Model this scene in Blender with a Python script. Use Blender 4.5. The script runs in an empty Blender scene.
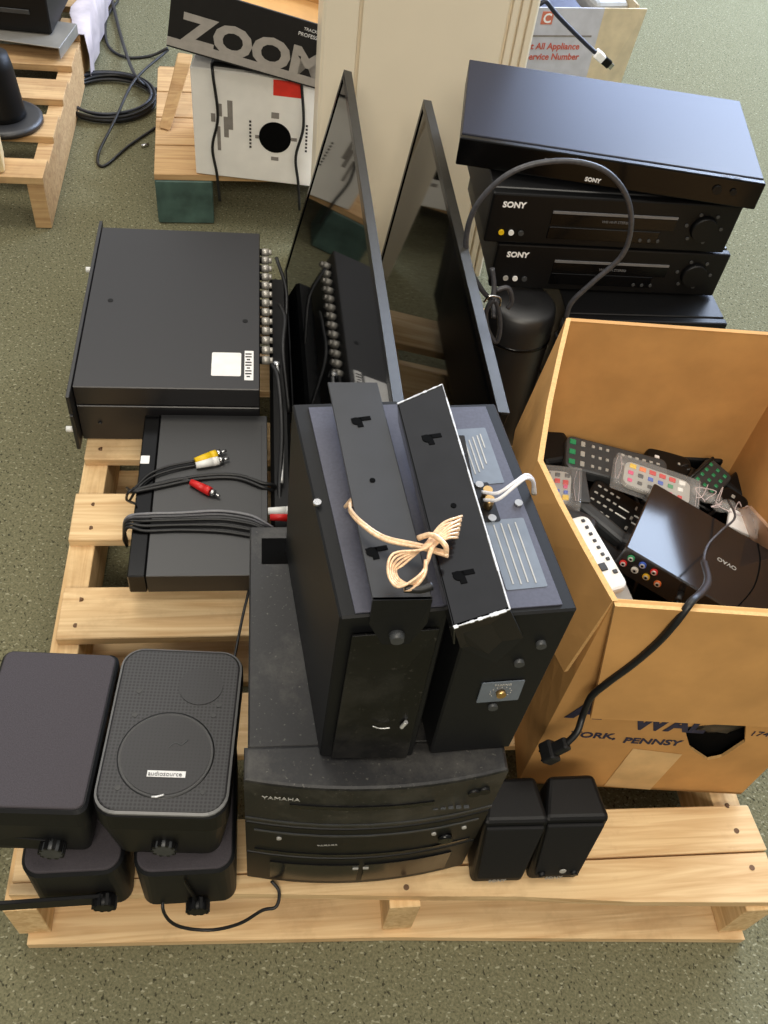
import bpy, bmesh, math, random
from mathutils import Vector, Matrix, Euler
random.seed(7)
S = bpy.context.scene
COL = S.collection
# ------------------------------------------------------------------ camera
F, PIT, ROL, YAW, CH = 910.0, math.radians(50.1), math.radians(9.2), math.radians(12.0), 1.38
def cam_basis():
    cp, sp = math.cos(PIT), math.sin(PIT)
    r = Vector((1, 0, 0)); f = Vector((0, cp, -sp)); u = Vector((0, sp, cp))
    c, s = math.cos(ROL), math.sin(ROL)
    r, u = c*r + s*u, -s*r + c*u
    M = Matrix.Rotation(-YAW, 3, 'Z')
    return M @ r, M @ u, M @ f
CR, CU, CF = cam_basis()
CP = Vector((0, 0, CH))
def ray(px, py): return (px-384)/F*CR - (py-512)/F*CU + CF
def at(px, py, z):
    d = ray(px, py); return CP + d*((z-CH)/d.z)
def aty(px, py, y):
    d = ray(px, py); return CP + d*(y/d.y)
cd = bpy.data.cameras.new('camera'); co = bpy.data.objects.new('camera', cd); COL.objects.link(co)
cd.sensor_fit = 'VERTICAL'; cd.sensor_height = 24; cd.lens = F/1024*24; cd.clip_start = .02
m3 = Matrix((CR, CU, -CF)).transposed()
co.matrix_world = Matrix.Translation(CP) @ m3.to_4x4()
S.camera = co

# ------------------------------------------------------------------ materials
def lin(c):
    return tuple(((v/255)/12.92 if v/255 <= .04045 else ((v/255+.055)/1.055)**2.4) for v in c) + (1,)
MATS = {}
def mat(name, rgb, rough=.5, metal=0., var=.08, scale=40., spec=.5, dust=0., bump=0., trans=0., emis=0, rgb2=None, alpha=1.):
    if name in MATS: return MATS[name]
    m = bpy.data.materials.new(name); m.use_nodes = True; nt = m.node_tree; N = nt.nodes; L = nt.links
    b = N['Principled BSDF']
    tc = N.new('ShaderNodeTexCoord')
    no = N.new('ShaderNodeTexNoise'); no.inputs['Scale'].default_value = scale; no.inputs['Detail'].default_value = 4
    L.new(tc.outputs['Object'], no.inputs['Vector'])
    cr = N.new('ShaderNodeValToRGB')
    c = lin(rgb); c2 = lin(rgb2) if rgb2 else tuple(min(1, v*(1+var*2.5)) for v in c[:3])+(1,)
    c1 = tuple(v*(1-var*2) for v in c[:3])+(1,) if not rgb2 else c
    cr.color_ramp.elements[0].position = .32; cr.color_ramp.elements[1].position = .68
    cr.color_ramp.elements[0].color = c1; cr.color_ramp.elements[1].color = c2
    L.new(no.outputs['Fac'], cr.inputs['Fac'])
    out = cr.outputs['Color']
    if dust > 0:
        n2 = N.new('ShaderNodeTexNoise'); n2.inputs['Scale'].default_value = 9; n2.inputs['Detail'].default_value = 8; n2.inputs['Roughness'].default_value = .75
        L.new(tc.outputs['Object'], n2.inputs['Vector'])
        r2 = N.new('ShaderNodeValToRGB'); r2.color_ramp.elements[0].position = .5; r2.color_ramp.elements[1].position = .75
        r2.color_ramp.elements[0].color = (0, 0, 0, 1); r2.color_ramp.elements[1].color = (dust, dust, dust, 1)
        L.new(n2.outputs['Fac'], r2.inputs['Fac'])
        n3 = N.new('ShaderNodeTexNoise'); n3.inputs['Scale'].default_value = 220; n3.inputs['Detail'].default_value = 2
        L.new(tc.outputs['Object'], n3.inputs['Vector'])
        r3 = N.new('ShaderNodeValToRGB'); r3.color_ramp.elements[0].position = .66; r3.color_ramp.elements[1].position = .74
        r3.color_ramp.elements[0].color = (0, 0, 0, 1); r3.color_ramp.elements[1].color = (dust*1.3,)*3+(1,)
        L.new(n3.outputs['Fac'], r3.inputs['Fac'])
        ad = N.new('ShaderNodeMath'); ad.operation = 'MAXIMUM'
        L.new(r2.outputs['Color'], ad.inputs[0]); L.new(r3.outputs['Color'], ad.inputs[1])
        mx = N.new('ShaderNodeMix'); mx.data_type = 'RGBA'
        L.new(ad.outputs[0], mx.inputs['Factor']); L.new(out, mx.inputs['A']); mx.inputs['B'].default_value = lin((120, 116, 108))
        out = mx.outputs['Result']
    L.new(out, b.inputs['Base Color'])
    b.inputs['Roughness'].default_value = rough; b.inputs['Metallic'].default_value = metal
    b.inputs['Specular IOR Level'].default_value = spec
    if trans: b.inputs['Transmission Weight'].default_value = trans; b.inputs['IOR'].default_value = 1.2
    if alpha < 1: b.inputs['Alpha'].default_value = alpha
    if emis: b.inputs['Emission Color'].default_value = c; b.inputs['Emission Strength'].default_value = emis
    if bump:
        bp = N.new('ShaderNodeBump'); bp.inputs['Strength'].default_value = bump; bp.inputs['Distance'].default_value = .002
        L.new(no.outputs['Fac'], bp.inputs['Height']); L.new(bp.outputs['Normal'], b.inputs['Normal'])
    MATS[name] = m; return m

def carpet():
    m = bpy.data.materials.new('carpet'); m.use_nodes = True; N = m.node_tree.nodes; L = m.node_tree.links; b = N['Principled BSDF']
    tc = N.new('ShaderNodeTexCoord')
    def noise(sc, det=3, ro=.6, mp=(1, 1, 1)):
        mpn = N.new('ShaderNodeMapping'); mpn.inputs['Scale'].default_value = mp; mpn.inputs['Rotation'].default_value = (0, 0, .5)
        L.new(tc.outputs['Object'], mpn.inputs['Vector'])
        n = N.new('ShaderNodeTexNoise'); n.inputs['Scale'].default_value = sc; n.inputs['Detail'].default_value = det; n.inputs['Roughness'].default_value = ro
        L.new(mpn.outputs['Vector'], n.inputs['Vector']); return n
    def ramp(n, p0, c0, p1, c1):
        r = N.new('ShaderNodeValToRGB'); e = r.color_ramp.elements
        e[0].position = p0; e[0].color = c0; e[1].position = p1; e[1].color = c1
        L.new(n.outputs[0], r.inputs['Fac']); return r
    def mix(f, a, bcol):
        x = N.new('ShaderNodeMix'); x.data_type = 'RGBA'
        L.new(f, x.inputs['Factor']); L.new(a, x.inputs['A']); x.inputs['B'].default_value = bcol; return x.outputs['Result']
    base = ramp(noise(260, 3), .35, lin((100, 98, 76)), .68, lin((130, 127, 100)))
    dark = ramp(noise(210, 1, .5, (1, .7, 1)), .61, (0, 0, 0, 1), .70, (.8, .8, .8, 1))
    ligh = ramp(noise(190, 1, .5, (.7, 1, 1)), .63, (0, 0, 0, 1), .71, (.7, .7, .7, 1))
    c = mix(dark.outputs['Color'], base.outputs['Color'], lin((44, 43, 34)))
    c = mix(ligh.outputs['Color'], c, lin((170, 168, 142)))
    L.new(c, b.inputs['Base Color']); b.inputs['Roughness'].default_value = .95; b.inputs['Specular IOR Level'].default_value = .1
    bp = N.new('ShaderNodeBump'); bp.inputs['Strength'].default_value = .7; bp.inputs['Distance'].default_value = .004
    n = noise(180, 4); L.new(n.outputs[0], bp.inputs['Height']); L.new(bp.outputs['Normal'], b.inputs['Normal'])
    return m
def wood(name, c0, c1, c2, sc=(1.2, 22, 22), stain=.35):
    m = bpy.data.materials.new(name); m.use_nodes = True; N = m.node_tree.nodes; L = m.node_tree.links; b = N['Principled BSDF']
    tc = N.new('ShaderNodeTexCoord'); oi = N.new('ShaderNodeObjectInfo')
    ad = N.new('ShaderNodeVectorMath'); ad.operation = 'ADD'
    cx = N.new('ShaderNodeCombineXYZ'); mu = N.new('ShaderNodeMath'); mu.operation = 'MULTIPLY'; mu.inputs[1].default_value = 37
    L.new(oi.outputs['Random'], mu.inputs[0]); L.new(mu.outputs[0], cx.inputs['X']); L.new(mu.outputs[0], cx.inputs['Z'])
    L.new(tc.outputs['Object'], ad.inputs[0]); L.new(cx.outputs[0], ad.inputs[1])
    mp = N.new('ShaderNodeMapping'); mp.inputs['Scale'].default_value = sc; L.new(ad.outputs[0], mp.inputs['Vector'])
    n = N.new('ShaderNodeTexNoise'); n.inputs['Scale'].default_value = 3; n.inputs['Detail'].default_value = 8; n.inputs['Distortion'].default_value = 1.4
    L.new(mp.outputs[0], n.inputs['Vector'])
    r = N.new('ShaderNodeValToRGB'); e = r.color_ramp.elements; e[0].position = .3; e[0].color = lin(c0); e[1].position = .72; e[1].color = lin(c1)
    L.new(n.outputs['Fac'], r.inputs['Fac'])
    n2 = N.new('ShaderNodeTexNoise'); n2.inputs['Scale'].default_value = 7; n2.inputs['Detail'].default_value = 6; n2.inputs['Roughness'].default_value = .7
    L.new(ad.outputs[0], n2.inputs['Vector'])
    r2 = N.new('ShaderNodeValToRGB'); e = r2.color_ramp.elements; e[0].position = .52; e[0].color = (0, 0, 0, 1); e[1].position = .72; e[1].color = (stain, stain, stain, 1)
    L.new(n2.outputs['Fac'], r2.inputs['Fac'])
    x = N.new('ShaderNodeMix'); x.data_type = 'RGBA'; L.new(r2.outputs['Color'], x.inputs['Factor']); L.new(r.outputs['Color'], x.inputs['A']); x.inputs['B'].default_value = lin(c2)
    L.new(x.outputs['Result'], b.inputs['Base Color']); b.inputs['Roughness'].default_value = .75; b.inputs['Specular IOR Level'].default_value = .25
    bp = N.new('ShaderNodeBump'); bp.inputs['Strength'].default_value = .35; bp.inputs['Distance'].default_value = .002
    L.new(n.outputs['Fac'], bp.inputs['Height']); L.new(bp.outputs['Normal'], b.inputs['Normal'])
    return m
def mesh_grille(name, rgb, rough=.5, cell=.0022):
    m = bpy.data.materials.new(name); m.use_nodes = True; N = m.node_tree.nodes; L = m.node_tree.links; b = N['Principled BSDF']
    tc = N.new('ShaderNodeTexCoord'); v = N.new('ShaderNodeTexVoronoi'); v.inputs['Scale'].default_value = 1/cell*.5; v.inputs['Randomness'].default_value = 0
    L.new(tc.outputs['Object'], v.inputs['Vector'])
    r = N.new('ShaderNodeValToRGB'); e = r.color_ramp.elements; e[0].position = .25; e[0].color = (.0015, .0015, .0015, 1); e[1].position = .5; e[1].color = lin(rgb)
    L.new(v.outputs['Distance'], r.inputs['Fac']); L.new(r.outputs['Color'], b.inputs['Base Color']); b.inputs['Roughness'].default_value = rough
    return m

M_carpet = carpet()
M_wood = wood('pallet_wood', (206, 168, 120), (240, 210, 162), (160, 122, 84), stain=.45)
M_wood_y = wood('pallet_wood_lengthwise', (206, 168, 118), (240, 210, 160), (160, 122, 82), sc=(22, 1.2, 22), stain=.45)
M_oldwood = wood('old_pallet_wood', (176, 138, 96), (212, 178, 130), (120, 92, 66))
M_card = mat('cardboard', (196, 148, 90), .8, 0, .05, 14, .2, bump=.5)
M_cardedge = mat('cardboard_edge', (212, 170, 112), .85, 0, .05, 300, .2)
M_tape = mat('packing_tape', (212, 176, 124), .35, 0, .05, 30, .4)
M_ink = mat('printed_blue_ink', (42, 44, 68), .7, 0, .1, 60, .3)
M_black = mat('black_plastic', (12, 12, 13), .45, 0, .1, 300, .28, dust=.0)
M_blackd = mat('dusty_black_plastic', (21, 21, 23), .42, 0, .1, 300, .45, dust=.30)
M_blackm = mat('matte_black_metal', (20, 20, 22), .48, 0, .05, 500, .9)
M_vinyl = mat('black_vinyl_panel', (15, 16, 18), .5, 0, .08, 400, .3)
M_rackm = mat('powder_coated_black_metal', (24, 23, 26), .45, 0, .06, 900, .8)
M_gloss = mat('gloss_black', (7, 7, 8), .2, 0, .05, 100, .3)
M_screen = mat('screen_glass', (5, 6, 7), .045, 0, .05, 10, .62)
M_bezel = mat('screen_bezel', (50, 48, 44), .4, 0, .05, 100, .3)
M_back = mat('speaker_back_panel', (72, 73, 86), .42, 0, .05, 300, .5)
M_bracket = mat('painted_black_steel', (16, 16, 18), .16, 0, .1, 40, .55)
M_bracket2 = mat('satin_black_steel', (22, 23, 26), .35, 0, .1, 40, .8)
M_worn = mat('bare_steel_edge', (215, 215, 215), .35, .6, .1, 100)
M_chrome = mat('chrome', (205, 205, 205), .22, 1., .05, 50)
M_connector = mat('nickel_connector', (190, 186, 178), .4, .5, .05, 50)
M_gold = mat('brass', (220, 180, 120), .3, 1., .05, 50)
M_white = mat('white_plastic', (236, 236, 232), .45, 0, .02, 50)
M_paper = mat('white_paper', (244, 243, 242), .7, 0, .02, 50, .2)
M_lgrey = mat('light_grey_plastic', (168, 166, 160), .5, 0, .03, 50)
M_dgrey = mat('dark_grey_plastic', (58, 60, 62), .45, 0, .05, 80)
M_label = mat('grey_label', (104, 112, 122), .5, 0, .03, 80)
M_yellow = mat('yellow_plastic', (238, 196, 30), .4, 0, .03, 50)
M_red = mat('red_plastic', (206, 34, 32), .4, 0, .03, 50)
M_orange = mat('orange_plastic', (232, 120, 50), .4, 0, .03, 50)
M_blue = mat('blue_plastic', (50, 90, 190), .4, 0, .03, 50)
M_green = mat('green_plastic', (40, 140, 90), .4, 0, .03, 50)
M_magenta = mat('magenta_plastic', (220, 60, 120), .4, 0, .03, 50)
M_cable = mat('black_rubber_cable', (20, 20, 21), .45, 0, .1, 200)
M_gcable = mat('grey_cable', (62, 62, 66), .4, 0, .1, 200)
M_tan = mat('clear_speaker_wire', (226, 190, 152), .28, .15, .1, 300, .6)
M_wwire = mat('white_wire', (226, 224, 226), .35, 0, .05, 300)
M_cab = mat('cream_painted_metal', (244, 232, 208), .45, 0, .015, 4, .4)
M_carton = mat('white_carton', (244, 241, 235), .75, 0, .03, 12, .2)
M_cprint = mat('grey_print', (140, 134, 128), .8, 0, .05, 60, .1)
M_dprint = mat('dark_print', (60, 56, 54), .8, 0, .05, 60, .1)
M_rlabel = mat('red_sticker', (232, 58, 44), .5, 0, .03, 60)
M_teal = mat('teal_paint', (66, 90, 84), .6, 0, .15, 20)
M_silver = mat('silver_print', (178, 172, 166), .5, .1, .03, 60)
M_boxblack = mat('black_printed_card', (24, 22, 22), .55, 0, .08, 60)
M_wrap = mat('plastic_wrap', (196, 184, 186), .3, 0, .1, 15, .5)
M_clear = mat('clear_plastic', (235, 235, 235), .08, 0, .02, 50, .6, alpha=.13)
M_sheet = mat('grey_sheet_metal', (150, 146, 138), .35, .3, .05, 20)
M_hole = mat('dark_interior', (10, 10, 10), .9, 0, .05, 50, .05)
M_tint = mat('tinted_print_paper', (196, 196, 204), .7, 0, .05, 20, .2)
M_buff = mat('buff_card', (216, 200, 168), .8, 0, .05, 20, .2)
M_beige = mat('beige_plastic', (226, 206, 160), .6, 0, .03, 30)
M_skin = mat('pinkish_plastic_bag', (214, 178, 150), .25, 0, .1, 30, .5, alpha=.6)
M_grille = mesh_grille('perforated_grille', (44, 43, 45), .5)
M_grilled = mesh_grille('perforated_grille_dark', (35, 34, 36), .5)
M_cloth = mat('speaker_grille_cloth', (68, 64, 68), .8, 0, .06, 700, .2, bump=.2)

# ------------------------------------------------------------------ mesh builder
def rotm(e): return Euler(e, 'XYZ').to_matrix()
class MB:
    def __init__(s): s.bm = bmesh.new(); s.mats = []
    def mi(s, m):
        if m not in s.mats: s.mats.append(m)
        return s.mats.index(m)
    def _fin(s, tmp, m, smooth=False):
        i = s.mi(m)
        vm = {v: s.bm.verts.new(v.co) for v in tmp.verts}
        for f in tmp.faces:
            try:
                g = s.bm.faces.new([vm[v] for v in f.verts]); g.material_index = i; g.smooth = smooth
            except ValueError: pass
        tmp.free()
    def box(s, c, d, m, rot=(0, 0, 0), bev=0., seg=1, R=None):
        t = bmesh.new(); bmesh.ops.create_cube(t, size=1)
        for v in t.verts: v.co = Vector((v.co.x*d[0], v.co.y*d[1], v.co.z*d[2]))
        if bev: bmesh.ops.bevel(t, geom=t.edges[:], offset=min(bev, min(d)*.45), segments=seg, affect='EDGES', profile=.5)
        R = R or rotm(rot)
        for v in t.verts: v.co = R @ v.co + Vector(c)
        s._fin(t, m, False); return s
    def bx(s, x0, x1, y0, y1, z0, z1, m, bev=0., seg=1):
        return s.box(((x0+x1)/2, (y0+y1)/2, (z0+z1)/2), (x1-x0, y1-y0, z1-z0), m, bev=bev, seg=seg)
    def hexa(s, bot, top, m, bev=0., seg=1):      # two quads of four points, same winding
        t = bmesh.new(); b = [t.verts.new(p) for p in bot]; u = [t.verts.new(p) for p in top]; n = len(b)
        t.faces.new(b[::-1]); t.faces.new(u)
        for i in range(n): t.faces.new((b[i], b[(i+1) % n], u[(i+1) % n], u[i]))
        bmesh.ops.recalc_face_normals(t, faces=t.faces[:])
        if bev: bmesh.ops.bevel(t, geom=t.edges[:], offset=bev, segments=seg, affect='EDGES', profile=.5)
        s._fin(t, m); return s
    def prism(s, pts, h, m, M=None, bev=0., seg=2, smooth=False, z0=0):
        t = bmesh.new(); b = [t.verts.new((p[0], p[1], z0)) for p in pts]; u = [t.verts.new((p[0], p[1], z0+h)) for p in pts]; n = len(b)
        t.faces.new(b[::-1]); tf = t.faces.new(u)
        for i in range(n): t.faces.new((b[i], b[(i+1) % n], u[(i+1) % n], u[i]))
        bmesh.ops.recalc_face_normals(t, faces=t.faces[:])
        if bev:
            es = [e for e in t.edges if abs(e.verts[0].co.z-e.verts[1].co.z) < 1e-6 and e.verts[0].co.z > z0+h/2]
            bmesh.ops.bevel(t, geom=es, offset=bev, segments=seg, affect='EDGES', profile=.5)
        if M is not None:
            for v in t.verts: v.co = M @ v.co
        s._fin(t, m, smooth); return s
    def cyl(s, p0, p1, r, m, r2=None, n=16, smooth=True):
        p0 = Vector(p0); p1 = Vector(p1); d = p1-p0; t = bmesh.new()
        bmesh.ops.create_cone(t, cap_ends=True, segments=n, radius1=r, radius2=r if r2 is None else r2, depth=d.length)
        q = d.to_track_quat('Z', 'Y').to_matrix(); c = (p0+p1)/2
        for v in t.verts: v.co = q @ v.co + c
        i = s.mi(m); vm = {v: s.bm.verts.new(v.co) for v in t.verts}
        for f in t.faces:
            g = s.bm.faces.new([vm[v] for v in f.verts]); g.material_index = i; g.smooth = smooth and len(f.verts) == 4
        t.free(); return s
    def lathe(s, prof, m, c=(0, 0, 0), n=32, R=None):
        i = s.mi(m); rings = []; R = R or Matrix.Identity(3)
        for r, z in prof:
            rings.append([s.bm.verts.new(R @ Vector((r*math.cos(2*math.pi*k/n), r*math.sin(2*math.pi*k/n), z)) + Vector(c)) for k in range(n)])
        for a, b in zip(rings, rings[1:]):
            for k in range(n):
                f = s.bm.faces.new((a[k], a[(k+1) % n], b[(k+1) % n], b[k])); f.material_index = i; f.smooth = True
        for rg, fl in ((rings[0], True), (rings[-1], False)):
            f = s.bm.faces.new(rg[::-1] if fl else rg); f.material_index = i
        return s
    def sph(s, c, r, m, sc=(1, 1, 1)):
        t = bmesh.new(); bmesh.ops.create_icosphere(t, subdivisions=2, radius=r)
        for v in t.verts: v.co = Vector((v.co.x*sc[0], v.co.y*sc[1], v.co.z*sc[2])) + Vector(c)
        s._fin(t, m, True); return s
    def tube(s, pts, r, m, n=8, sub=6, flat=1., closed=False):
        P = [Vector(p) for p in pts]; Q = []
        if closed:
            P = [P[-1]] + P + [P[0], P[1]]
            rng = range(1, len(P)-2)
        else:
            P = [P[0]*2-P[1]] + P + [P[-1]*2-P[-2]]; rng = range(1, len(P)-2)
        for i in rng:
            a, b, c, d = P[i-1:i+3]
            for k in range(sub):
                t = k/sub
                Q.append(.5*((2*b)+(c-a)*t+(2*a-5*b+4*c-d)*t*t+(3*b-a-3*c+d)*t**3))
        Q.append(P[-2]); i = s.mi(m); rings = []; up = None
        for k, p in enumerate(Q):
            tg = (Q[min(k+1, len(Q)-1)]-Q[max(k-1, 0)])
            if tg.length < 1e-9: tg = Vector((0, 0, 1))
            tg.normalize()
            if up is None: up = tg.orthogonal().normalized() if flat == 1. else (Vector((0, 0, 1))-tg*tg.z).normalized()
            up = (up-tg*up.dot(tg)).normalized(); sd = tg.cross(up)
            rings.append([s.bm.verts.new(p+sd*math.cos(2*math.pi*j/n)*r+up*math.sin(2*math.pi*j/n)*r*flat) for j in range(n)])
        for a, b in zip(rings, rings[1:]):
            for k in range(n):
                f = s.bm.faces.new((a[k], a[(k+1) % n], b[(k+1) % n], b[k])); f.material_index = i; f.smooth = True
        for rg, fl in ((rings[0], True), (rings[-1], False)):
            f = s.bm.faces.new(rg[::-1] if fl else rg); f.material_index = i
        return s
    def poly(s, pts, m):
        f = s.bm.faces.new([s.bm.verts.new(p) for p in pts]); f.material_index = s.mi(m); return s
    def build(s, name, parent=None, M=None, label=None, cat=None, group=None, kind=None):
        bmesh.ops.recalc_face_normals(s.bm, faces=s.bm.faces[:])
        me = bpy.data.meshes.new(name); s.bm.to_mesh(me); s.bm.free()
        for m in s.mats: me.materials.append(m)
        o = bpy.data.objects.new(name, me); COL.objects.link(o)
        if parent: o.parent = parent
        if M is not None: o.matrix_local = M
        return tag(o, label, cat, group, kind)
def tag(o, label=None, cat=None, group=None, kind=None):
    for k, v in (('label', label), ('category', cat), ('group', group), ('kind', kind)):
        if v: o[k] = v
    return o
def thing(name, label, cat, loc=(0, 0, 0), rot=(0, 0, 0), group=None, M=None):
    o = bpy.data.objects.new(name, None); COL.objects.link(o); o.empty_display_size = .05
    if M is not None: o.matrix_world = M
    else: o.location = loc; o.rotation_euler = rot
    return tag(o, label, cat, group)
def flatM(loc, xa, ya):          # matrix whose x axis is xa, y axis about ya
    x = Vector(xa).normalized(); z = x.cross(Vector(ya)).normalized(); y = z.cross(x)
    M = Matrix((x, y, z)).transposed().to_4x4(); M.translation = Vector(loc); return M
def text(s, size, m, loc, xa, ya, parent, name='lettering', ext=.0004, bold=0., align='LEFT', label=None, sx=1.):
    cu = bpy.data.curves.new(name, 'FONT'); cu.body = s; cu.size = size; cu.extrude = ext; cu.offset = bold; cu.align_x = align
    cu.resolution_u = 3
    t = bpy.data.objects.new(name, cu); COL.objects.link(t)
    me = bpy.data.meshes.new_from_object(t.evaluated_get(bpy.context.evaluated_depsgraph_get()))
    bpy.data.objects.remove(t); bpy.data.curves.remove(cu)
    me.materials.clear(); me.materials.append(m)
    o = bpy.data.objects.new(name, me); COL.objects.link(o); o.parent = parent
    o.matrix_local = flatM(loc, xa, ya) @ Matrix.Diagonal((sx, 1, 1, 1))
    if label: o['label'] = label
    return o
def rrect(w, h, r, n=6, cx=0, cy=0):
    P = []
    for sx, sy, a0 in ((1, 1, 0), (-1, 1, 90), (-1, -1, 180), (1, -1, 270)):
        for k in range(n+1):
            a = math.radians(a0+90*k/n); P.append((cx+sx*(w/2-r)+r*math.cos(a), cy+sy*(h/2-r)+r*math.sin(a)))
    return P
DK = .14      # deck height

# ------------------------------------------------------------------ floor
MB().bx(-4, 6, -2.5, 8, -.05, 0, M_carpet).build('floor', kind='structure', label='green-grey speckled carpet floor')

# ------------------------------------------------------------------ main pallet
def build_pallet():
    t = thing('wooden_pallet', 'large pale wooden shipping pallet under the stereo gear, speakers and cardboard box', 'pallet')
    def board(pts, z0, z1, name, m, nails=True):
        b = MB(); b.hexa([(x, y, z0) for x, y in pts], [(x, y, z1) for x, y in pts], m, bev=.0015)
        if nails:
            (xa, ya), (xb, yb), (xc, yc), (xd, yd) = pts
            for x in (-.285, .19, .675):
                for f in (.25, .75):
                    y = ya+(yd-ya)*f
                    if name == 'deck_board':
                        b.cyl((x+random.uniform(-.006, .006), y, z1-.002), (x, y, z1+.0006), .004, M_nail, n=10)
        b.build(name, t)
    dk = [[(-.315, .375), (0, .366), (.25, .36), (.45, .335), (.706, .322), (.706, .388), (.2, .392), (-.315, .392)]]
    b = MB(); p = [(-.318, .388), (0, .372), (.2, .358), (.34, .350), (.5, .334), (.706, .322), (.708, .39), (.45, .392), (.2, .394), (-.318, .402)]
    b.prism(p, .018, M_wood, z0=DK-.018)
    for x in (.19, .68): b.cyl((x, .37, DK-.002), (x, .37, DK+.0006), .004, M_nail, n=10)
    b.build('deck_board', t)
    board([(-.317, .4035), (.712, .3935), (.706, .459), (-.317, .478)], DK-.018, DK, 'deck_board', M_wood)
    for y0, y1, x0 in ((.565, .665, -.316), (.764, .860, -.312), (.955, 1.057, -.318), (1.137, 1.235, -.314), (1.32, 1.42, -.316), (1.49, 1.60, -.316)):
        board([(x0, y0), (.703, y0), (.703, y1), (x0, y1)], DK-.018, DK, 'deck_board', M_wood)
    for x, yf in ((-.327, .374), (.168, .350), (.662, .318)):
        x2 = x+.016 if x < 0 else x
        MB().hexa([(x, yf, .018), (x+.042, yf, .018), (x2+.042, 1.59, .018), (x2, 1.59, .018)], [(x, yf, DK-.018), (x+.042, yf, DK-.018), (x2+.042, 1.59, DK-.018), (x2, 1.59, DK-.018)], M_wood_y, bev=.001).build('stringer', t)
    MB().prism([(-.315, .360), (.18, .340), (.70, .306), (.70, .41), (-.315, .46)], .0165, M_wood, z0=.001).build('bottom_board', t)
    for y0, y1 in ((.75, .85), (1.12, 1.22), (1.49, 1.59)):
        MB().bx(-.31, .70, y0, y1, .001, .018, M_wood, bev=.001).build('bottom_board', t)
M_nail = mat('rusty_nail_head', (112, 84, 60), .6, .4, .1, 60)
build_pallet()

# ------------------------------------------------------------------ rack units
def rack_unit(z0, h, label, top):
    t = thing('rack_unit', label, 'rack unit', (-.165, 1.18, z0), group='rack units stacked on the pallet')
    MB().bx(-.155, .162, .004, .475, .001, h-.0012, M_rackm, bev=.0015).build('case', t)
    b = MB(); b.bx(-.163, -.1565, -.022, .497, .001, h-.001, M_blackm, bev=.001)
    for y in ((.36,) if top else (-.012,)): b.cyl((-.176, y, h*.5), (-.163, y, h*.5), .0055, M_white, n=10)
    b.build('front_panel', t)
    for k in range(0 if top else 2):
        b = MB(); b.cyl((-.170, .06+.05*k, h*.6), (-.163, .06+.05*k, h*.6), .005, M_black, n=12); b.build('knob', t)
    if top:
        for k in range(13):
            y = .105+k*.0278
            b = MB(); b.cyl((.162, y, h*.5), (.166, y, h*.5), .0068, M_black, n=12)
            b.cyl((.166, y, h*.5), (.180, y, h*.5), .0078, M_connector, n=12); b.cyl((.180, y, h*.5), (.186, y, h*.5), .0055, M_connector, n=12); b.build('connector', t, label='silver coaxial connector')
        b = MB(); b.prism(rrect(.052, .062, .003), .0006, M_paper); b.build('sticker', t, Matrix.Translation((.103, .068, h-.0008)), label='blank white square sticker')
        b = MB(); b.prism(rrect(.016, .078, .001), .0006, M_paper)
        for k in range(9): b.box((-.001, -.03+k*.0075, .0008), (.011 if k % 3 else .006, .003, .0006), M_dprint)
        b.build('sticker', t, Matrix.Translation((.143, .066, h-.0008)), label='narrow white sticker with dark print')
        for x, y in ((-.115, .24), (.135, .19)):
            b = MB(); b.cyl((x, y, h-.002), (x, y, h-.0005), .005, M_black, n=14); b.build('screw', t)
    else:
        for x in (-.12, .02, .12):
            b = MB(); b.cyl((x, .0, h*.5), (x, .004, h*.5), .0035, M_blackm, n=10); b.build('screw', t)
    return t
rack_unit(DK+.001, .086, 'taller black rack unit lying on the pallet, lower of the two', False)
rack_unit(DK+.088, .044, 'slim black rack unit with white sticker and row of coaxial connectors, on top', True)

# ------------------------------------------------------------------ dvd player lying at left with cables
t = thing('set_top_box', 'thin black box underneath the left disc player, on the pallet boards', 'electronic box', (-.09, .87, DK+.001))
MB().bx(-.07, .07, 0, .24, .003, .026, M_black, bev=.002).build('case', t)
b = MB()
for x in (-.05, .05):
    for y in (.03, .21): b.cyl((x, y, 0), (x, y, .004), .008, M_black, n=12)
b.build('foot_set', t)
t = thing('dvd_player', 'slim black disc player on the pallet with coloured cable plugs lying on it', 'disc player', (-.098, .828, DK+.027))
MB().bx(-.078, .108, 0, .350, .003, .046, M_blackm, bev=.001).build('case', t)
b = MB(); b.bx(-.106, -.079, 0, .350, .002, .046, M_gloss, bev=.002); b.build('front_panel', t)
MB().bx(-.1045, -.09, .232, .25, .046, .0468, M_paper).build('sticker', t, label='small silver sticker on the front strip')
MB().bx(.098, .0985, 0, .325, .046, .0463, M_black).bx(-.1, .1, .02, .3, 0, .003, M_black).build('trim_seam', t)
DT = DK+.073
def P(px, py, z=DT+.004): return at(px, py, z)
def rca(parent, p, d, m, name='plug', label=None, s=1.3):
    p = Vector(p); d = Vector(d).normalized(); b = MB()
    b.cyl(p, p+d*.022*s, .0042*s, m, r2=.0058*s, n=14); b.cyl(p+d*.022*s, p+d*.03*s, .0058*s, m, n=14)
    b.cyl(p+d*.03*s, p+d*.036*s, .0046*s, M_chrome, n=12); b.cyl(p+d*.036*s, p+d*.044*s, .0018*s, M_chrome, n=8)
    b.build(name, parent, label=label)
t = thing('av_cable', 'black triple cable with yellow, white and red plugs draped on the left disc player', 'cable')
pts1 = [P(196, 461), P(170, 466), P(150, 474), P(136, 487), P(128, 493), at(127, 500, DK+.05), P(136, 504, DT+.006)]
b = MB()
b.tube(pts1, .0022, M_cable)
b.tube([P(198, 465, DT+.003), P(172, 470), P(152, 477), P(138, 488), at(130, 500, DK+.05)], .0022, M_cable)
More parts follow.
